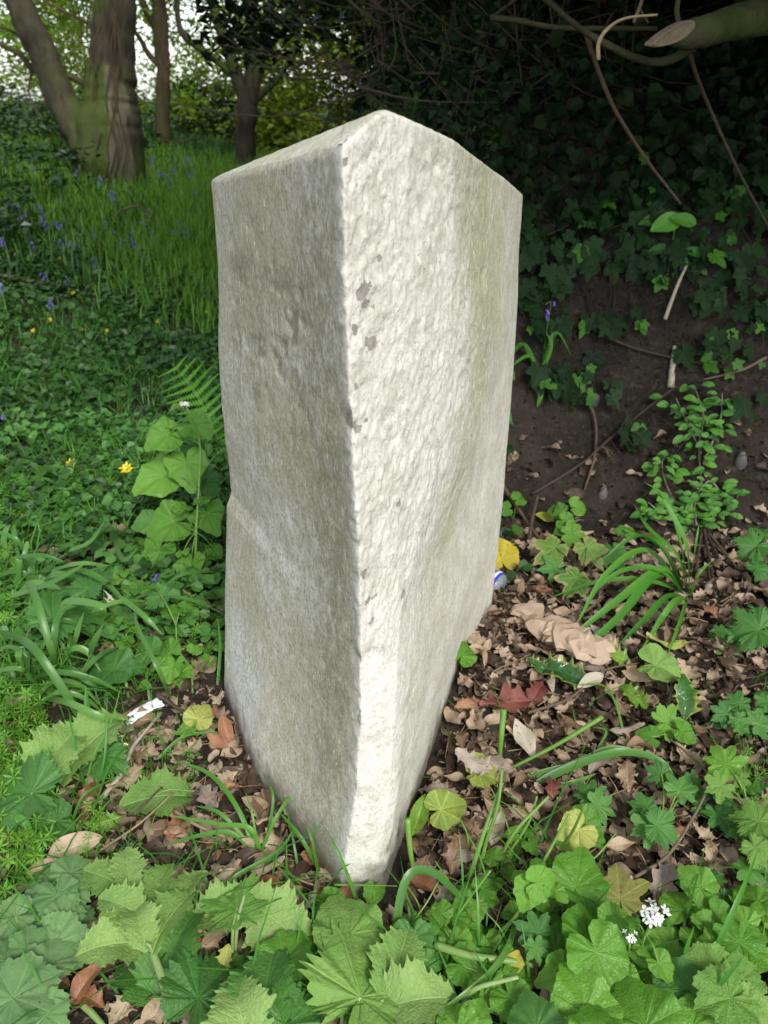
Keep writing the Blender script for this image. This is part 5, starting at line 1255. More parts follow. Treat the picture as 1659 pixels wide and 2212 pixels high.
# ------------------------------------------------------------------ strap leaves and grass
def tuft(name, label, cat, root, blades, mat, group=None):
    """blades: list of (list of (u, v, h), width_px)"""
    R0 = ground_at(*root); t = thing(name, label, cat, tuple(R0), group)
    for pts, w in blades:
        P = [ground_at(u, v, h) for u, v, h in pts]; ww = w * .74 * depth_of(P[len(P) // 2]) / FPX / 2
        mb = MB(); d = P[-1] - P[0]; nr = Vector((random.uniform(-.3, .3), -.5, 1))
        mb.ribbon([p - R0 for p in catmull(P, 6)], ww, .3, nr); link('blade', mb.mesh('blade', [mat]), t)
    return t
tuft('grass_tuft', 'large tuft of dark green grass arching left over the paper bag', 'grass tuft', (1485, 1290),
     [([(1478, 1285, .0), (1400, 1190, .11), (1310, 1240, .10), (1240, 1360, .03)], 20), ([(1480, 1285, .0), (1430, 1230, .08), (1330, 1300, .07), (1205, 1400, .015)], 24), ([(1482, 1285, .0), (1420, 1240, .08), (1330, 1340, .05), (1220, 1425, .015)], 25),
      ([(1480, 1288, .0), (1440, 1290, .05), (1390, 1340, .04), (1330, 1400, .01)], 18), ([(1482, 1288, .0), (1440, 1320, .04), (1400, 1380, .02)], 17), ([(1484, 1290, .0), (1455, 1300, .05), (1420, 1350, .03), (1385, 1405, .01)], 16),
      ([(1478, 1280, .0), (1400, 1255, .06), (1300, 1255, .06), (1190, 1290, .02)], 16), ([(1478, 1284, .0), (1420, 1230, .09), (1340, 1235, .08), (1270, 1290, .04)], 17), ([(1486, 1285, .0), (1470, 1180, .13), (1440, 1080, .22), (1390, 1040, .27)], 14),
      ([(1488, 1285, .0), (1482, 1180, .14), (1450, 1110, .2), (1415, 1055, .24)], 17), ([(1484, 1285, .0), (1462, 1200, .11), (1400, 1140, .15), (1370, 1090, .17)], 13), ([(1488, 1285, .0), (1500, 1190, .13), (1510, 1130, .18)], 9),
      ([(1480, 1284, .0), (1430, 1180, .13), (1370, 1160, .13), (1300, 1210, .09)], 16), ([(1490, 1290, .0), (1510, 1240, .08), (1540, 1210, .09)], 8), ([(1484, 1290, .0), (1470, 1340, .03), (1440, 1420, .015)], 11), ([(1478, 1284, .0), (1440, 1200, .1), (1410, 1170, .12), (1330, 1130, .13)], 12)], M_grass)
tuft('grass_tuft', 'thin green grass against the left foot of the milestone', 'grass tuft', (705, 1925),
     [([(560, 1855, .0), (510, 1740, .05), (450, 1670, .05), (365, 1640, .03)], 13), ([(565, 1850, .0), (540, 1790, .04), (470, 1780, .04), (330, 1755, .02)], 14), ([(560, 1850, .0), (500, 1800, .03), (430, 1805, .03), (345, 1830, .015)], 14), ([(570, 1850, .0), (590, 1730, .06), (580, 1690, .07)], 8),
      ([(560, 1850, .0), (600, 1760, .05), (640, 1720, .05), (670, 1790, .03)], 10), ([(700, 1900, .0), (650, 1810, .05), (600, 1750, .06)], 12), ([(690, 1905, .0), (676, 1820, .06), (662, 1785, .07)], 8), ([(560, 1850, .0), (480, 1760, .05), (420, 1740, .04)], 11), ([(480, 1960, .0), (500, 1900, .03), (600, 1840, .04), (640, 1780, .05)], 12), ([(560, 1855, .0), (545, 1760, .05), (530, 1710, .06)], 7)], M_grass)
tuft('grass_tuft', 'two thin grass blades beside the front corner of the milestone', 'grass tuft', (790, 2000), [([(790, 2000, .0), (755, 1900, .06), (730, 1840, .09), (705, 1790, .10)], 10), ([(740, 1870, .0), (722, 1790, .07), (660, 1790, .07)], 7)], M_grass)
tuft('strap_leaves', 'single broad green blade looping over in a hoop right of the milestone foot', 'leaf blade', (958, 1960), [([(895, 2110, .01), (858, 2010, .05), (880, 1895, .10), (935, 1885, .09), (1000, 1945, .04), (1030, 1985, .02)], 24)], M_strap)
tuft('strap_leaves', 'long thin dark blade curving down to the bottom edge right of centre', 'leaf blade', (1120, 1970), [([(1120, 1965, .02), (1100, 2040, .05), (1060, 2100, .06), (1000, 2150, .06), (950, 2180, .05)], 18)], M_strap)
tuft('strap_leaves', 'arching dark strap leaves over the litter between holly leaf and lobed weeds', 'leaf blade', (1240, 1680),
     [([(1160, 1690, .01), (1250, 1650, .03), (1340, 1625, .05), (1420, 1640, .04), (1460, 1680, .02)], 24), ([(1160, 1680, .01), (1260, 1640, .03), (1330, 1615, .04), (1430, 1640, .03)], 15), ([(1180, 1700, .01), (1240, 1690, .02), (1290, 1670, .02)], 14), ([(1140, 1675, .01), (1220, 1655, .02), (1280, 1645, .02)], 13)], M_strap)
tuft('strap_leaves', 'strap leaves with a purple bluebell growing on the bank beside the milestone', 'plant', (1165, 850),
     [([(1160, 800, .0), (1130, 745, .06), (1100, 775, .05)], 18), ([(1160, 800, .0), (1140, 770, .05), (1095, 800, .03)], 14), ([(1170, 800, .0), (1200, 720, .07), (1235, 770, .04)], 14), ([(1165, 800, .0), (1168, 850, .04), (1160, 880, .01)], 15), ([(1172, 800, .0), (1190, 750, .07), (1182, 720, .08)], 12), ([(1170, 805, .0), (1215, 820, .03), (1235, 835, .01)], 13), ([(1098, 860, .02), (1100, 900, .03), (1108, 920, .02)], 12)], M_grass)
# bright cut stalks
def stalk(label, pts, w, mat=None):
    w *= .72
    stick('cut_stalk', label, pts, w, mat or M_stem, 'stalk', bump=.03)
stalk('upright bright green cut stalk in the right-hand litter', [(1088, 1532, .10), (1082, 1600, .06), (1078, 1655, .01)], 20)
stalk('long bright green stalk slanting up to the right', [(1302, 1548, .09), (1200, 1610, .05), (1098, 1662, .01)], 15)
stalk('cut stalk with a broken top beside the milestone right foot', [(880, 1768, .09), (888, 1850, .04), (905, 1925, .0)], 20)
stalk('thick pale green stem lying across the bottom centre', [(940, 2042, .05), (1020, 2065, .055), (1100, 2075, .05), (1150, 2085, .04)], 26, M_stempale)
stalk('pale hairy stalk rising from the bottom edge right of centre', [(990, 2200, .02), (1020, 2140, .06), (1120, 2110, .08)], 20, M_stempale)
stalk('green stub pointing at the milestone foot with a tiny curled leaf', [(722, 1911, .045), (790, 1912, .05), (858, 1914, .05)], 7)
stalk('tall bright stalk leaning right, leftmost of the stalk clump', [(1005, 1925, .0), (1045, 1800, .07), (1085, 1690, .13)], 17)
stalk('bright stalk leaning right in the middle of the stalk clump', [(1030, 1905, .0), (1050, 1820, .06), (1075, 1740, .11), (1085, 1660, .15)], 14)
stalk('bright stalk leaning far right above the stalk clump', [(1070, 1880, .0), (1110, 1800, .06), (1185, 1720, .10)], 13)
stalk('thinner bright stalk under the one leaning far right', [(1080, 1870, .01), (1140, 1780, .06), (1160, 1720, .10)], 10)
stalk('bright stalk bending right at the base of the curled mustard leaves', [(1130, 1960, .01), (1180, 1850, .06), (1230, 1760, .12)], 13)
stalk('second bright stalk beside the curled mustard leaves, leaning right', [(1210, 1840, .02), (1240, 1790, .07), (1262, 1740, .11)], 11)
stalk('slender stalk crossing in front of the milestone foot, right side', [(955, 2030, .01), (1000, 1960, .05), (1060, 1880, .10)], 8)
stalk('greenish stem bundle running to the bottom right leaves', [(1060, 2030, .01), (1110, 1985, .04), (1150, 1920, .07)], 16)
stalk('cut hogweed stub in the bottom left corner', [(180, 2170, .02), (205, 2195, .02), (240, 2235, .02)], 24, M_stempale)
for k, (a0, b0) in enumerate((((850, 2040), (960, 1880)), ((1000, 2090), (930, 1970)), ((1100, 2050), (1040, 1960)), ((1160, 2020), (1240, 1840)), ((985, 1960), (940, 1860)), ((1110, 1860), (1060, 1700)), ((1225, 1900), (1330, 1800)), ((915, 2000), (870, 1900)), ((1010, 1850), (990, 1760)))):
    stick('thin_stalk', None, [(a0[0], a0[1], .01), ((a0[0] + b0[0]) / 2 + 10, (a0[1] + b0[1]) / 2, .05), (b0[0], b0[1], .06)], 4.5, M_stem)
    tag(bpy.context.scene.objects[-1] if False else COL.objects[-1], 'thin green leaf stalk crossing the litter right of the milestone foot', 'stalk', 'thin green stalks right of the milestone foot')

# the strap-leaf clump at the far left
SL0 = [([(0, 1365, .05), (60, 1390, .09), (110, 1450, .08), (180, 1560, .02), (200, 1590, .0)], 22), ([(60, 1255, .08), (80, 1300, .08), (110, 1400, .04), (130, 1460, .0)], 20), ([(170, 1430, .0), (140, 1330, .05), (150, 1300, .07), (220, 1310, .08), (228, 1340, .06)], 22),
      ([(190, 1460, .0), (200, 1400, .04), (225, 1345, .07)], 22), ([(160, 1440, .0), (165, 1380, .04), (182, 1320, .06)], 18), ([(120, 1470, .0), (118, 1380, .05), (135, 1320, .07), (200, 1300, .07)], 18), ([(20, 1290, .03), (110, 1260, .06), (190, 1215, .08)], 18), ([(110, 1235, .04), (170, 1218, .07), (240, 1222, .06)], 14),
      ([(100, 1250, .03), (160, 1230, .06), (230, 1260, .05), (290, 1330, .02)], 18), ([(30, 1205, .05), (90, 1200, .06), (140, 1215, .05)], 12), ([(40, 1480, .0), (40, 1430, .05), (45, 1400, .06), (60, 1420, .05)], 20), ([(200, 1320, .04), (260, 1300, .05), (340, 1300, .03)], 14), ([(260, 1290, .05), (310, 1330, .05), (350, 1370, .03)], 14),
      ([(60, 1170, .06), (52, 1210, .04), (55, 1255, .01)], 12), ([(250, 1180, .03), (270, 1210, .05), (300, 1180, .05)], 14), ([(375, 1520, .0), (340, 1440, .05), (300, 1360, .06), (290, 1320, .06)], 12), ([(0, 1150, .05), (40, 1170, .04), (70, 1220, .01)], 12), ([(250, 1400, .02), (200, 1430, .03), (150, 1500, .01)], 18), ([(350, 1270, .03), (400, 1240, .05), (480, 1235, .03)], 10), ([(150, 1190, .03), (195, 1170, .04), (230, 1120, .05)], 11)]
SL = [([(u_, v_, h_ * 1.5 + .02 if h_ > .015 else h_) for u_, v_, h_ in p__], w__ * 1.1) for p__, w__ in SL0]
rs_ = random.Random(31)
for k in range(34):
    u0, v0 = rs_.uniform(0, 330), rs_.uniform(1230, 1560)
    if v0 > 1360 and u0 > 130: u0 *= .4
    a_ = rs_.uniform(-2.6, .6); ln = rs_.uniform(90, 210); h_ = rs_.uniform(.04, .10)
    SL.append(([(u0, v0, .0), (u0 + math.cos(a_) * ln * .35, v0 + math.sin(a_) * ln * .35 - 20, h_), (u0 + math.cos(a_) * ln * .8, v0 + math.sin(a_) * ln * .5, h_ * .9), (u0 + math.cos(a_) * ln * 1.15, v0 + math.sin(a_) * ln * .3 + 25, .03)], rs_.uniform(12, 22)))
tuft('strap_leaves', 'sprawling clump of glossy bluebell strap leaves at the left edge', 'plant', (150, 1470), SL, M_strap)
tuft('grass_tuft', 'bright grass blades among the pale toothed leaves at the left', 'grass tuft', (190, 1700), [([(180, 1640, .0), (190, 1560, .06), (185, 1480, .10)], 20), ([(200, 1760, .0), (240, 1650, .06), (290, 1600, .06)], 7), ([(190, 1750, .0), (225, 1640, .08), (232, 1500, .14)], 7), ([(180, 1740, .0), (200, 1640, .07), (240, 1560, .10), (262, 1480, .13)], 6), ([(150, 1800, .0), (180, 1720, .05), (250, 1680, .05)], 8), ([(190, 1720, .0), (160, 1600, .08), (150, 1540, .1)], 8), ([(90, 1850, .0), (60, 1780, .05), (40, 1770, .05), (120, 1840, .02)], 18), ([(340, 1640, .02), (400, 1590, .03), (490, 1580, .02)], 9), ([(470, 1480, .01), (476, 1400, .05), (470, 1330, .09)], 9)], M_grass)
tuft('grass_tuft', 'slender grass blades rising from the bottom right leaves', 'grass tuft', (1520, 2110), [([(1520, 2110, .04), (1560, 2020, .09), (1600, 1930, .12), (1640, 1830, .13)], 15), ([(1470, 2140, .05), (1480, 2060, .08), (1500, 2000, .11)], 12), ([(1500, 2190, .05), (1560, 2120, .1), (1610, 2060, .13)], 14)], M_grass)
tuft('grass_tuft', 'thin green blade crossing the litter right of the holly leaves', 'grass tuft', (1350, 1610), [([(1350, 1600, .01), (1330, 1520, .04), (1300, 1480, .04), (1230, 1480, .03)], 7), ([(1290, 1620, .01), (1310, 1580, .03), (1280, 1570, .03)], 7)], M_grass)

# ------------------------------------------------------------------ filler weeds (seedlings) in their beds
def weeds(zone, n, kind, mat, size, hgt, label, grp, name='seedling', seed=0, nl=(3, 6)):
    r = random.Random(seed); m = 0; tries = 0
    while m < n and tries < n * 30:
        tries += 1
        u = r.uniform(zone[0], zone[2]); v = r.uniform(zone[1], zone[3])
        p = ground_at(u, v)
        if inside_stone(p.x, p.y): continue
        t = thing(name, label, 'plant', tuple(p), grp); m += 1
        k = r.randint(*nl); pet = MB(); a0 = r.uniform(0, 6.28)
        for j in range(k):
            a = a0 + j * 2.4 + r.uniform(-.4, .4); s = r.uniform(*size); rad = s * r.uniform(.5, 1.1) + .006; h = r.uniform(*hgt)
            J = Vector((math.cos(a) * rad * .5, math.sin(a) * rad * .5, h)); ax = Vector((math.cos(a), math.sin(a), -.15)); nn_ = Vector((math.cos(a) * .35 + r.uniform(-.15, .15), math.sin(a) * .35 - .15, 1))
            link('leaf', leaf_data(kind, mat), t, frame(ax, nn_, J, s / 1.5 if kind != 'ovate' else s))
            pet.tube([Vector((0, 0, -.004)), J * .5 + Vector((0, 0, h * .25)), J], .0008, .0007, 4)
        link('leaf_stalks', pet.mesh('leaf_stalks', [M_stem]), t)
weeds((0, 1130, 330, 1330), 16, 'round', M_lobed, (.018, .032), (.01, .04), 'small round-leaved green weed between the strap leaves and the glade', 'round-leaved weeds at the left', seed=1)
weeds((0, 980, 470, 1200), 40, 'ovate', M_hogdark, (.02, .034), (.008, .035), 'small oval-leaved dark green weed left of the garlic mustard', 'oval-leaved weeds at the left', seed=2)
weeds((430, 2080, 820, 2230), 3, 'lobed', M_lobed, (.035, .055), (.015, .04), 'small dark lobed weed under the hogweed leaves along the bottom', 'small weeds along the bottom left', seed=3)
weeds((880, 2030, 1250, 2230), 6, 'heart', M_mustard, (.03, .055), (.02, .05), 'small heart-leaved seedling in the clump at the bottom centre right', 'heart-leaved seedlings at the bottom', seed=4)
weeds((1240, 2030, 1680, 2230), 8, 'heart', M_mustard, (.035, .06), (.03, .06), 'heart-leaved seedling in the bright clump at the bottom right', 'heart-leaved seedlings at the bottom right', seed=5)
weeds((1500, 1380, 1680, 1980), 12, 'lobed', M_lobed, (.025, .045), (.01, .045), 'lobed green seedling in the litter along the right edge', 'lobed seedlings along the right edge', seed=6)
weeds((180, 1230, 480, 1500), 12, 'heart', M_mustard, (.02, .04), (.01, .05), 'small heart-leaved seedling between strap leaves and milestone', 'small seedlings left of the milestone', seed=7)
weeds((0, 1920, 150, 2230), 4, 'scallop', M_grey, (.04, .06), (.02, .05), 'small grey-green scalloped seedling at the bottom left', 'grey-green seedlings at the bottom left', seed=8)
weeds((940, 1850, 1240, 2020), 6, 'heart', M_mustard, (.02, .035), (.02, .05), 'tiny bright seedling among the cut stalks', 'tiny seedlings among the cut stalks', seed=9)

# cleavers: whorls of narrow leaves
def cleavers(label, zone, n, seed, L0=.011, hz=(.01, .05), nw=6):
    r = random.Random(seed); mb = MB(); P0 = ground_at((zone[0] + zone[2]) / 2, (zone[1] + zone[3]) / 2)
    for _ in range(n):
        u = r.uniform(zone[0], zone[2]); v = r.uniform(zone[1], zone[3])
        if ((u - (zone[0] + zone[2]) / 2) / (zone[2] - zone[0]) * 2) ** 2 + ((v - (zone[1] + zone[3]) / 2) / (zone[3] - zone[1]) * 2) ** 2 > 1.15: continue
        p = ground_at(u, v, 0); d = Vector((r.gauss(0, .6), r.gauss(-.1, .6), 1)).normalized(); hh = r.uniform(*hz); q = p
        for w in range(r.randint(2, 4)):
            q2 = q + d * hh * .5; mb.tube([q - P0, q2 - P0], .0006, .0005, 4); q = q2; d = (d + Vector((r.gauss(0, .3), r.gauss(0, .3), 0))).normalized()
            A = d.orthogonal().normalized(); B = d.cross(A); a0 = r.uniform(0, 1); ll = L0 * r.uniform(.7, 1.3)
            for k in range(nw):
                a = a0 + k * 2 * PI / nw; e = (A * math.cos(a) + B * math.sin(a) + d * .25).normalized(); s_ = d.cross(e) * ll * .12
                mb.add([q - P0, q - P0 + e * ll * .55 + s_, q - P0 + e * ll, q - P0 + e * ll * .55 - s_], [(0, 1, 2, 3)], r.uniform(-.4, .4))
    o = link('cleavers', mb.mesh('cleavers', [M_cleaver])); o.location = P0; tag(o, label, 'weeds', kind='stuff')
cleavers('bright green mat of whorled cleavers at the left edge below the strap leaves', (-60, 1440, 130, 1770), 230, 1, .013)
cleavers('mat of cleavers at the left edge above the strap leaves', (-60, 1190, 60, 1360), 140, 2, .013)
cleavers('cleavers sprawling at the left edge beside the mallow leaves', (-60, 1740, 70, 1990), 80, 3, .013)
cleavers('small cleavers whorls over the dead leaves at the lower left', (130, 1770, 260, 1920), 30, 4, .008)
cleavers('fine feathery weeds beside the garlic mustard', (0, 1010, 250, 1160), 220, 5, .012)
cleavers('fine cleavers whorls in the litter left of the milestone', (240, 1560, 420, 1720), 34, 6, .008)
cleavers('fine low weeds in the gap left of the milestone', (240, 1170, 470, 1480), 90, 7, .010)
cleavers('feathery parsley leaf tips at the right edge', (1540, 1650, 1680, 1760), 40, 8, .008)

# ------------------------------------------------------------------ fern frond behind the garlic mustard
Rf = ground_at(470, 960); fern = thing('fern', 'bright green fern frond behind the garlic mustard at the left of the milestone', 'fern', tuple(Rf))
axp = catmull([ground_at(478, 965, .02), ground_at(450, 900, .10), ground_at(415, 838, .16), ground_at(368, 783, .20)], 8)
mb = MB(); mb.tube([p - Rf for p in axp], .0016, .0006, 6); link('midrib', mb.mesh('midrib', [M_stem]), fern)
for i in range(2, len(axp) - 1, 2):
    t_ = i / (len(axp) - 1); L_ = .085 * math.sin(PI * min(1, (1.05 - t_) * .8 + .12)) ** .9
    d = (axp[min(i + 1, len(axp) - 1)] - axp[i - 1]).normalized(); N = Vector((0, -.75, .65)); side = d.cross(N).normalized()
    for sg in (-1, 1):
        mb = MB(); b = axp[i] - Rf; e = (side * sg + d * .35 + Vector((0, 0, -.05))).normalized(); m_ = 11
        for j in range(m_):
            q = b + e * L_ * (j + .3) / m_; w_ = L_ * .15 * (1 - j / m_ * .9); f_ = d
            mb.add([q - e * .002, q + f_ * w_ + e * .001, q + e * L_ / m_ * .8, q - f_ * w_ + e * .001], [(0, 3, 2, 1)], random.uniform(-.2, .2))
        mb.tube([b, b + e * L_], .0006, .0003, 4); link('leaflet', mb.mesh('leaflet', [M_fern], False), fern)

# ------------------------------------------------------------------ glade: carpet of ground cover, grass and flowers
rg = np.random.default_rng(5)
def wander(n, x0, x1, y0, y1): return rg.uniform(x0, x1, n), rg.uniform(y0, y1, n)
x, y = wander(115000, -4.2, .3, 1.35, 5.2)
keep = (np.abs(x) < y * .56 + .9) & (rg.random(len(x)) < sstep(1.15, 1.75, y + .15 * vnoise(np.stack([x, y, 0 * x], -1), 3, 2)) * 1.0) & (rg.random(len(x)) < .55 + .55 * (vnoise(np.stack([x, y, 0 * x], -1), 4, 8))) & (rg.random(len(x)) < np.clip(3.2 / y ** 1.2, .15, 1))
x, y = x[keep], y[keep]; P_ = np.stack([x, y, H_np(x, y) + rg.uniform(.005, .05, len(x))], -1)
# round-ish leaves: two diamonds crossed would double the cost; a hexagon blade reads rounder
def hex_leaves(C, size, mat, name, tints, up=1.6, seed=0):
    r_ = np.random.default_rng(seed); n = len(C); s = (size * r_.uniform(.6, 1.3, n))[:, None]
    nr = r_.normal(size=(n, 3)) * .45; nr[:, 2] = up * .6; nr[:, 1] -= .1; nr /= np.linalg.norm(nr, axis=1)[:, None]
    ax = r_.normal(size=(n, 3)); ax -= nr * (ax * nr).sum(1)[:, None]; ax /= np.linalg.norm(ax, axis=1)[:, None]; b = np.cross(nr, ax)
    V = [C - ax * s * .42, C + b * s * .40 - ax * s * .25 + nr * s * .12, C + b * s * .42 + ax * s * .15 + nr * s * .14, C + ax * s * .5 - nr * s * .05, C - b * s * .42 + ax * s * .15 + nr * s * .14, C - b * s * .40 - ax * s * .25 + nr * s * .12]
    V = np.stack(V, 1).reshape(-1, 3); k = np.arange(n) * 6
    F = np.concatenate([np.stack([k, k + 1, k + 2, k + 3], -1), np.stack([k, k + 3, k + 4, k + 5], -1)])
    return link(name, new_mesh(name, V, F, [mat], False, np.repeat(tints, 6)))
tag(hex_leaves(P_, .028, M_carpet, 'ground_cover', rg.uniform(-.5, .5, len(x)) + .35 * vnoise(P_, 1.5, 77), seed=3), 'dark carpet of small glossy leaves covering the glade left of the milestone', 'ground cover', kind='stuff')
r2 = np.random.default_rng(8); n2 = 15000
xx_ = r2.uniform(-.1, 2.8, n2); yy_ = r2.uniform(1.93, 3.2, n2); kp_ = (yy_ > 2.02 - .06 * np.sin(xx_ * 6)) | (xx_ > 1.0); xx_, yy_ = xx_[kp_], yy_[kp_]
low = np.stack([xx_, yy_, H_np(xx_, yy_) + r2.uniform(.0, 1, len(xx_)) ** 2 * np.clip((yy_ - 1.9) * .8, .06, .7)], -1)
o = hex_leaves(low, .036, M_crownD, 'shade_leaf_layer', r2.uniform(-.5, .5, len(low)), .5, 9); o.parent = hedge; o.matrix_parent_inverse = Matrix.Translation(-Vector(hedge.location))  # dark leaf layer added where the recess lies in black shade
x, y = wander(8000, -1.7, .1, 1.15, 2.2)
P_ = np.stack([x, y, H_np(x, y) + rg.uniform(.003, .045, len(x))], -1); kp = np.array([not inside_stone(a_, b_) for a_, b_ in zip(x, y)]) & (x < -.2 - 0 * y) & (vnoise(P_, 6, 55) > -.35)
tag(hex_leaves(P_[kp], .026, M_lobed, 'ground_cover', rg.uniform(-.5, .5, kp.sum()), seed=4), 'brighter small leaves at the near edge of the glade', 'ground cover', kind='stuff')
def grass_field(n, x0, x1, y0, y1, L_, w, mat, name, label, keepf, seed, cat='grass', lean=.35):
    r_ = np.random.default_rng(seed); x = r_.uniform(x0, x1, n); y = r_.uniform(y0, y1, n); k = keepf(x, y, r_); x, y = x[k], y[k]; n = len(x)
    B = np.stack([x, y, H_np(x, y) - .005], -1); a = r_.uniform(0, 6.283, n); ln = L_ * r_.uniform(.5, 1.25, n); le = lean * r_.uniform(.3, 1.8, n)
    d = np.stack([np.cos(a), np.sin(a), 0 * a], -1); pr = np.stack([-np.sin(a), np.cos(a), 0 * a], -1); V = []
    prof = [(0, 0, 1), (.35, .10, .95), (.7, .42, .7), (1.0, 1.0, .04)]
    for t_, of, wd in prof:
        c = B + d * (ln * le * of)[:, None]; c[:, 2] += ln * t_ * (1 - .35 * np.minimum(le, 1.4) * t_)
        V += [c - pr * (w * wd * .5), c + pr * (w * wd * .5)]
    V = np.stack(V, 1).reshape(-1, 3); k = np.arange(n) * 8
    F = np.concatenate([np.stack([k + 2 * j, k + 2 * j + 1, k + 2 * j + 3, k + 2 * j + 2], -1) for j in range(3)])
    t_ = r_.uniform(-.4, .4, n) + .4 * vnoise(B, .9, 66)
    tag(link(name, new_mesh(name, V, F, [mat], True, np.repeat(t_, 8))), label, cat, kind='stuff')
infr = lambda x, y, m=.9: np.abs(x) < y * .56 + m
grass_field(60000, -3.4, .2, 2.9, 6.4, .13, .0055, M_meadow, 'meadow_grass', 'bright soft grass on the rise left of the milestone top', lambda x, y, r_: infr(x, y) & (r_.random(len(x)) < sstep(3.0, 4.0, y + .8 * (x + 1.0))) & (x > -2.3 + 0 * y) & (r_.random(len(x)) < np.clip(5.5 / y ** 1.2, .2, 1)), 2)
grass_field(16000, -5, -.8, 3.4, 7, .15, .008, M_carpet, 'rough_grass', 'dark rough grass and weeds on the bank at the far left', lambda x, y, r_: infr(x, y, .6) & (x < -1.2), 3, lean=.6)
grass_field(11000, -2.2, -.1, 1.5, 3.2, .075, .003, M_grass, 'fine_grass', 'thin grass blades standing through the dark ground cover', lambda x, y, r_: infr(x, y), 4, lean=.7)
grass_field(5200, -.95, .98, .40, 1.4, .06, .0022, M_grass, 'fine_grass', 'sparse fine grass around the foot of the milestone', lambda x, y, r_: np.array([not inside_stone(a_, b_) for a_, b_ in zip(x, y)]) & (vnoise(np.stack([x, y, 0 * x], -1), 5, 3) > .1) & ((x < -.35) | (y < .66) | (r_.random(len(x)) < .12)), 5, lean=1.0)
grass_field(9000, -1.5, -.27, 1.0, 2.6, .10, .0042, M_grass, 'long_grass', 'loose long grass and strappy blades left of the milestone', lambda x, y, r_: infr(x, y) & (vnoise(np.stack([x, y, 0 * x], -1), 4, 23) > -.05) & (r_.random(len(x)) < .6), 8, lean=1.1)
grass_field(700, -.6, .75, .30, .72, .11, .0034, M_grass, 'long_grass', 'thin grass blades standing between the broad leaves along the bottom', lambda x, y, r_: np.array([not inside_stone(a_, b_) for a_, b_ in zip(x, y)]) & (vnoise(np.stack([x, y, 0 * x], -1), 9, 29) > 0), 9, lean=.9)
# understorey weeds on the far-left rise
pts = clump_points(11000, [(-4.6, -1.6, 3.6, 6.4, .25, .75, 1)], 70, 1.5, -.2, .07, 20)
zmax = H_np(pts[:, 0], pts[:, 1]); pts[:, 2] = zmax + np.abs(pts[:, 2] - .25) * .5
V_, F_, t_ = cloud(pts, .045, .6, .8, 71); tag(link('undergrowth', new_mesh('undergrowth', V_, F_, [M_crownC], False, t_)), 'tangled low weeds around the base of the old mossy tree', 'undergrowth', kind='stuff')

# bluebells
def bluebell(u, v, hpx, label, n=5, grp=None, big=False, lean=0, bend=.3):
    """(u, v) is where the flowers hang; the stem runs down to the ground"""
    h = .0
    tp = None
    for k in range(60):                       # find the stem foot below the flowers
        pass
    foot = ground_at(u + lean, v + hpx); dfoot = depth_of(foot); hh = hpx * dfoot / FPX
    t = thing('bluebell', label, 'flower', tuple(foot), grp)
    top = Vector((-lean * dfoot / FPX, 0, hh)); mb = MB(); mb.tube(catmull([(0, 0, -.01), top * .5 + Vector((0, 0, .01)), top, top + Vector((bend * .03, 0, -.004))], 4), .0016 if big else .002, .0008 if big else .0014, 6)
    link('stem', mb.mesh('stem', [M_stem if not big else M_strap]), t)
    for k in range(n):
        f = k / max(1, n - 1); s = random.uniform(.8, 1.1) * (.016 if not big else .015)
        q = top + Vector((random.uniform(-1, 1) * .013 + bend * .01 * (1 - f), random.uniform(-.01, .01), -f * .035 + .004)); dr = Vector((random.uniform(-.7, .7), random.uniform(-.6, .3), -1)).normalized()
        me = bell_mesh; link('bell', me, t, frame(dr, Vector((0, -1, .2)), q, s))
def make_bell():
    V = []; 
    for i, (xx, rr_) in enumerate(((0, .12), (.25, .22), (.6, .24), (.85, .30), (1.0, .48))):
        for k in range(6):
            a = k * PI / 3; rr2 = rr_ * (1 if i < 4 or True else 1); V.append((xx, rr2 * math.cos(a), rr2 * math.sin(a)))
    for k in range(6):
        a = (k + .5) * PI / 3; V.append((.82, .22 * math.cos(a), .22 * math.sin(a)))
    F = [(i * 6 + k, i * 6 + (k + 1) % 6, (i + 1) * 6 + (k + 1) % 6, (i + 1) * 6 + k) for i in range(3) for k in range(6)]
    F += [(18 + k, 18 + (k + 1) % 6, 30 + k) for k in range(6)] + [(18 + k, 30 + k, 24 + k) for k in range(6)] + [(18 + (k + 1) % 6, 24 + (k + 1) % 6, 30 + k) for k in range(6)]
    return new_mesh('bell', V, F, [M_blue], True)
bell_mesh = make_bell()
random.seed(21)
bluebell(26, 862, 150, 'nearest purple bluebell at the far left with a long leaning stem', 6, None, True, 45, -.6)
bluebell(1178, 655, 120, 'drooping bluebell against the dark bank right of the milestone', 3, None, True, -5, -.4)
bluebell(347, 1235, 80, 'small bluebell bud spike under the garlic mustard leaves', 2, None, True, 8, .1)
bluebell(241, 1290, 60, 'pale unopened bluebell spike among the strap leaves', 0, None, True, 8, -.4)
hd = COL.objects[-1].parent or COL.objects[-1]
mb = MB()
for k in range(7): mb.tube([Vector((random.uniform(-.006, .006), 0, .045 + .003 * k)), Vector((random.uniform(-.012, .002), 0, .055 + .004 * k))], .0022, .0008, 6)
b_ = link('bud_spike', mb.mesh('bud_spike', [M_bud]), hd)
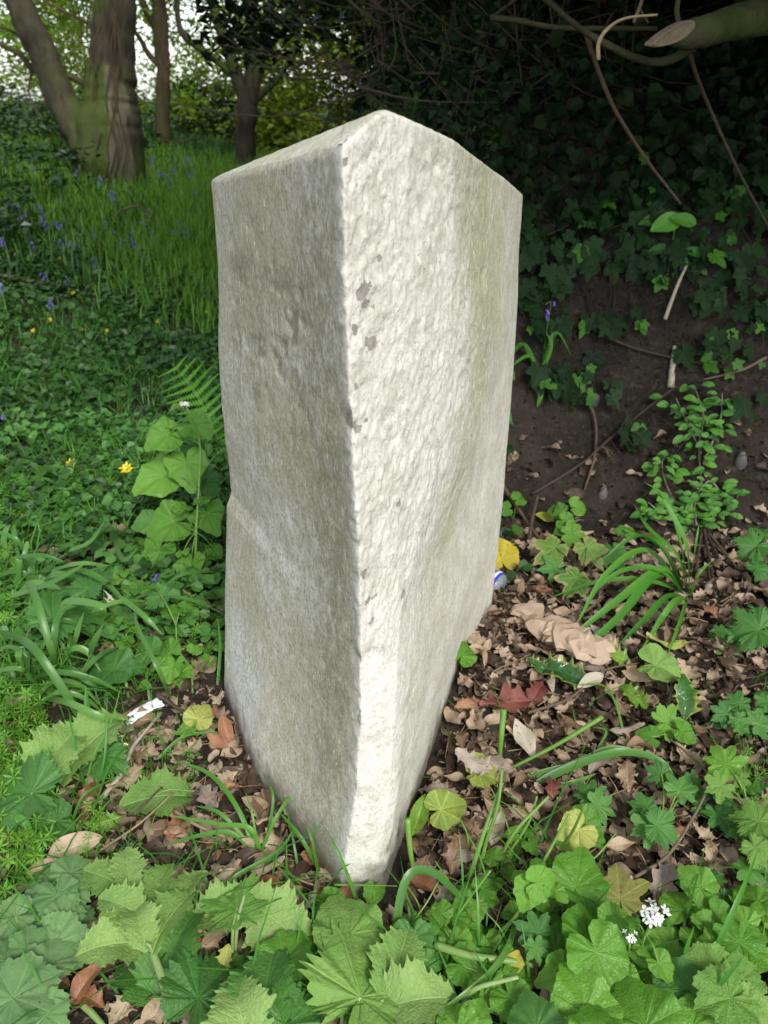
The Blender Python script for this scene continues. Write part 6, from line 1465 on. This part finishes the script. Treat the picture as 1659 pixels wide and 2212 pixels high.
bb = [(165, 340, 55), (175, 372, 50), (338, 345, 60), (352, 372, 50), (365, 380, 50), (383, 368, 45), (372, 395, 40), (410, 345, 55), (417, 375, 40), (430, 415, 40), (255, 432, 40), (245, 415, 40), (222, 388, 60), (28, 440, 40), (45, 448, 40), (22, 480, 36), (100, 450, 45), (110, 480, 40), (92, 470, 40), (64, 495, 36), (130, 480, 36), (78, 525, 34), (150, 530, 34), (138, 520, 36), (160, 524, 36), (205, 500, 34), (228, 480, 36), (245, 500, 32), (262, 525, 30), (290, 500, 34), (300, 530, 30), (315, 478, 36), (322, 455, 40), (290, 520, 30), (275, 515, 32), (345, 520, 26), (382, 500, 34), (398, 480, 36), (405, 500, 34), (428, 512, 30), (107, 590, 36), (210, 575, 32), (208, 560, 34), (14, 515, 36), (15, 608, 80), (8, 615, 60), (122, 645, 60), (310, 545, 26), (150, 600, 30), (440, 450, 30), (445, 390, 30), (270, 470, 30), (60, 460, 40), (180, 480, 30), (330, 500, 26)]
for i, (u, v, h) in enumerate(bb):
    left = u < 205
    bluebell(u, v, h, 'small bluebell among the dark grass of the far-left bank' if left else 'small bluebell in the bright grass below the old tree and the milestone top', random.randint(3, 6), 'bluebells on the far-left bank' if left else 'bluebells in the bright grass', False, random.uniform(-6, 6), random.uniform(-.5, .5))
# celandines
def celandine(u, v, hpx, spx, label, grp=None, petals=8):
    foot = ground_at(u, v + hpx); dp = depth_of(foot); t = thing('celandine', label, 'flower', tuple(foot), grp); top = Vector((0, 0, hpx * dp / FPX)); r_ = spx * dp / FPX / 2
    mb = MB(); mb.tube([(0, 0, -.005), top * .5 + Vector((.003, 0, 0)), top], .001, .0009, 4); link('stem', mb.mesh('stem', [M_stem]), t)
    N = Vector((random.uniform(-.3, .3), -.6, .8)).normalized(); A = N.orthogonal().normalized(); B = N.cross(A)
    pm = new_mesh('petal', [(0, 0, 0), (.55, .2, .12), (1, 0, .3), (.55, -.2, .12)], np.array([(0, 1, 2, 3)]), [M_yel]) if 'pm' not in CEL else CEL['pm']; CEL['pm'] = pm
    if petals:
        for k in range(petals):
            a = k * 2 * PI / petals; d = A * math.cos(a) + B * math.sin(a); link('petal', pm, t, frame(d, N, top, r_))
CEL = {}
celandine(278, 1010, 30, 34, 'open yellow celandine star left of the garlic mustard leaves')
celandine(158, 1002, 30, 32, 'open yellow celandine flower above the brown leaves at the left')
celandine(147, 1030, 24, 26, 'half-closed yellow celandine just below the open one at the left')
celandine(45, 1112, 20, 34, 'ragged yellow celandine near the left edge above the strap leaves')
for i, (u, v) in enumerate([(22, 1104), (48, 822), (58, 820), (8, 838), (245, 850), (268, 852), (290, 790), (290, 745), (177, 713), (232, 715), (110, 692), (74, 715), (155, 818), (160, 633), (305, 612), (345, 695), (375, 770), (405, 795), (205, 620), (450, 675), (437, 657), (402, 607), (90, 1120), (28, 1018), (98, 1150), (300, 735), (130, 560)]):
    celandine(u, v, 12, 14, 'tiny yellow celandine flower in the dark ground cover of the glade', 'celandines scattered over the glade')

# ------------------------------------------------------------------ litter left by people
# crumpled brown paper bag
def bag():
    rb_ = random.Random(4)
    P = [ground_at(1138, 1318, .02), ground_at(1160, 1345, .03), ground_at(1200, 1358, .035), ground_at(1245, 1385, .04), ground_at(1275, 1398, .035), ground_at(1300, 1392, .022), ground_at(1328, 1392, .02)]
    prof = [(.0, .036), (.06, .026), (.12, .019), (.22, .032), (.45, .036), (.62, .040), (.74, .036), (.80, .016), (.86, .014), (.93, .022), (1, .026)]
    c = catmull(P, 5); n = len(c); V = []; seg = 15; R0 = P[3]
    for i, p in enumerate(c):
        t_ = i / (n - 1); R_ = np.interp(t_, [a for a, b in prof], [b for a, b in prof]); d = (c[min(i + 1, n - 1)] - c[max(i - 1, 0)]).normalized(); b = d.cross(Vector((0, 0, 1))).normalized(); up = b.cross(d)
        for k in range(seg):
            a = 2 * PI * k / seg; q0 = b * math.cos(a) * R_ * 1.0 + up * math.sin(a) * R_ * .50
            q = p + q0; cr = abs(noise.noise(q * 24)) * 2 - .5; cr2 = abs(noise.noise(q * 55 + Vector((9, 0, 0)))) * 2 - .5; w_ = 1 + rb_.uniform(-.20, .20) + .25 * noise.noise(q * 14)
            V.append(tuple(p + q0 * w_ - R0))
    F = []
    for i in range(n - 1):
        for k in range(seg):
            a, b_, c_, d_ = i * seg + k, i * seg + (k + 1) % seg, (i + 1) * seg + (k + 1) % seg, (i + 1) * seg + k
            F += [(a, b_, c_), (a, c_, d_)] if rb_.random() < .5 else [(a, b_, d_), (b_, c_, d_)]
    o = link('paper_bag', new_mesh('paper_bag', V, np.array(F), [simple_mat('brown_paper', (.50, .385, .285), (.40, .30, .215), .7, 12, .15)], False)); o.location = R0
    tag(o, 'crumpled brown paper bag twisted at one end, lying in the litter under the grass tuft', 'paper bag')
bag()
# white paper strip
A_, B_ = ground_at(270, 1560, .034), ground_at(347, 1510, .04); d = B_ - A_; b = d.cross(Vector((0, 0, 1))).normalized(); w_ = 15.5 * depth_of(A_) / FPX; V = []; nn1 = 24
for i in range(nn1 + 1):
    t_ = i / nn1
    for j in range(-4, 5):
        q = d * t_ + b * w_ * j / 4 * (1 - .35 * (t_ < .06) + .12 * (t_ > .93)) + Vector((0, 0, .0035 * math.sin(t_ * 4) + .0025 * noise.noise(Vector((t_ * 6, j * .5, 0))) - .0016 * (j / 4) ** 2)) + d * (.03 * noise.noise(Vector((j * 1.3, 2, 0)))) * (t_ in (0, 1)); V.append(tuple(q))
F = [(i * 9 + j, i * 9 + j + 1, (i + 1) * 9 + j + 1, (i + 1) * 9 + j) for i in range(nn1) for j in range(8)]
o = link('paper_strip', new_mesh('paper_strip', V, np.array(F), [simple_mat('white_paper', (.82, .83, .86), (.78, .80, .84), .5, 8)])); o.location = A_; md = o.modifiers.new('thickness', 'SOLIDIFY'); md.thickness = .0006
tag(o, 'torn strip of clean white paper lying on the litter at the left', 'paper')
# plastic bottle behind the right edge
Pb = ground_at(1040, 1345); Pb = Vector((.236, 1.345, H(.236, 1.345) + .032)); bt = thing('plastic_bottle', 'clear plastic bottle with a blue label, half hidden behind the right foot of the milestone', 'bottle', tuple(Pb - Vector((0, 0, .03))))
def lathe(prof, seg, mat, name, par, M):
    V = []; 
    for (z, r_) in prof:
        for k in range(seg): a = 2 * PI * k / seg; w = 1 + .05 * noise.noise(Vector((math.cos(a) * 2, math.sin(a) * 2, z * 60))); V.append((z, r_ * w * math.cos(a), r_ * w * math.sin(a)))
    F = [(i * seg + k, i * seg + (k + 1) % seg, (i + 1) * seg + (k + 1) % seg, (i + 1) * seg + k) for i in range(len(prof) - 1) for k in range(seg)]
    return link(name, new_mesh(name, V, np.array(F), [mat]), par, M)
tg = NT('clear_plastic'); p_ = tg.n('BsdfPrincipled'); p_.inputs['Base Color'].default_value = (.75, .82, .88, 1); p_.inputs['Roughness'].default_value = .12; p_.inputs['Transmission Weight'].default_value = .75; p_.inputs['IOR'].default_value = 1.2; M_plast = tg.done(p_)
Mb_ = frame((-.75, .6, .10), (0, 0, 1), (0, 0, .004), 1)
lathe([(0, .004), (0, .024), (.004, .029), (.03, .030), (.034, .0285), (.06, .030), (.064, .0285), (.09, .030), (.13, .030), (.15, .022), (.165, .012), (.18, .011)], 28, M_plast, 'body', bt, Mb_)
lathe([(.006, .0306), (.009, .031), (.06, .031), (.065, .0306)], 28, simple_mat('blue_label', (.02, .035, .35), (.03, .06, .48), .35, 20), 'label', bt, Mb_)
lathe([(.012, .0309), (.0135, .0314), (.018, .0314), (.0195, .0309)], 28, simple_mat('white_print', (.8, .8, .82), (.75, .75, .8), .4, 20), 'label_band', bt, Mb_)
lathe([(.176, .002), (.176, .014), (.19, .014), (.19, .001)], 20, simple_mat('blue_cap', (.03, .05, .4), None, .4, 20), 'cap', bt, Mb_)
# snail shell
Ps = ground_at(464, 1604, .008); V = []; nT = 70; sg = 14
for i in range(nT):
    th = i / nT * 2 * PI * 3.3; gr_ = math.exp(th * .13) / math.exp(2 * PI * 3.3 * .13); Rr = .0105 * gr_; rt = .0078 * gr_
    for k in range(sg): a = 2 * PI * k / sg; V.append(((Rr + rt * math.cos(a)) * math.cos(th), (Rr + rt * math.cos(a)) * math.sin(th), rt * math.sin(a) * 1.05 + .012 * (1 - gr_)))
F = [(i * sg + k, i * sg + (k + 1) % sg, (i + 1) * sg + (k + 1) % sg, (i + 1) * sg + k) for i in range(nT - 1) for k in range(sg)]
o = link('snail_shell', new_mesh('snail_shell', V, np.array(F), [simple_mat('shell', (.20, .12, .05), (.06, .035, .02), .35, 260, .1)])); o.matrix_world = frame((1, .2, .1), (.1, -.8, .6), Ps, 1.0)
tag(o, 'brown banded snail shell in the litter against the left foot of the milestone', 'snail shell')

# ------------------------------------------------------------------ every repeat says which one it is
MARKS = [("the milestone's front corner", 770, 1920), ("the milestone's left foot", 490, 1540), ("the milestone's right foot", 960, 1560), ('the paper bag', 1230, 1370), ('the glossy holly leaf', 1215, 1450), ('the dark red leaf', 1098, 1517),
         ('the yellow-green leaf', 1045, 1668), ('the half-yellow leaf', 966, 1745), ('the olive sycamore leaf', 1338, 1922), ('the large grass tuft', 1480, 1290), ('the tall holly leaf', 1480, 1500), ('the arching strap leaves', 1340, 1630),
         ('the cream oval leaf', 1132, 1597), ('the whitish round leaf', 1065, 1790), ('the larger white flowers', 1414, 1975), ('the pale hogweed shoot', 330, 1950), ('the white paper strip', 308, 1530), ('the flat pale toothed leaf', 338, 1722),
         ('the lichened twig', 280, 1640), ('the left grass tuft', 560, 1800), ('the big tan oval leaf', 158, 1830), ('the snail shell', 464, 1604), ('the large palm-shaped leaf', 800, 2120), ('the grey-green mallow', 90, 2000),
         ('the tall garlic mustard', 380, 1100), ('the strap-leaf clump', 150, 1350), ('the cleavers mat', 50, 1560), ('the nearest bluebell', 26, 862), ('the old mossy tree', 240, 430), ('the forked tree', 530, 340),
         ('the fern frond', 415, 840), ('the bright yellow leaf', 1078, 1196), ('the small shrub', 1500, 1100), ('the sycamore seedling', 1240, 1200), ('the hooped blade', 900, 1930), ('the curled mustard sprig', 1180, 1900), ('the rotting branch', 60, 606)]
REPEATS = {}
ORD = ['nearest'] + [w + ' nearest' for w in 'second third fourth fifth sixth seventh eighth ninth tenth eleventh twelfth thirteenth fourteenth fifteenth sixteenth'.split()]
for o in COL.objects:
    if o.parent is None and o.get('group') and o.get('category'):
        m_ = o.matrix_basis.translation; d_ = depth_of(m_); u = CU + m_.x / d_ * FPX; v = CV - ((m_.y * SP - (CAMZ - m_.z) * CP) / d_) * FPX
        best = min(MARKS, key=lambda k: (k[1] - u) ** 2 + (k[2] - v) ** 2); du, dv = u - best[1], v - best[2]
        rel = ('right of' if du > 0 else 'left of') if abs(du) > abs(dv) else ('in front of' if dv > 0 else 'behind')
        base = SHORT.get(o['group'], o['label']); hue = o.get('hue')
        REPEATS.setdefault((base, rel, best[0]), []).append(((du * du + dv * dv), o))
for (base, rel, mk), lst in REPEATS.items():
    lst.sort(key=lambda t_: t_[0])
    for i, (_, o) in enumerate(lst):
        o['label'] = '%s %s %s' % (base, rel, mk) if len(lst) == 1 else '%s, %s %s %s' % (base, ORD[i] if i < 16 else 'among the farthest', rel, mk)
bpy.context.view_layer.update()
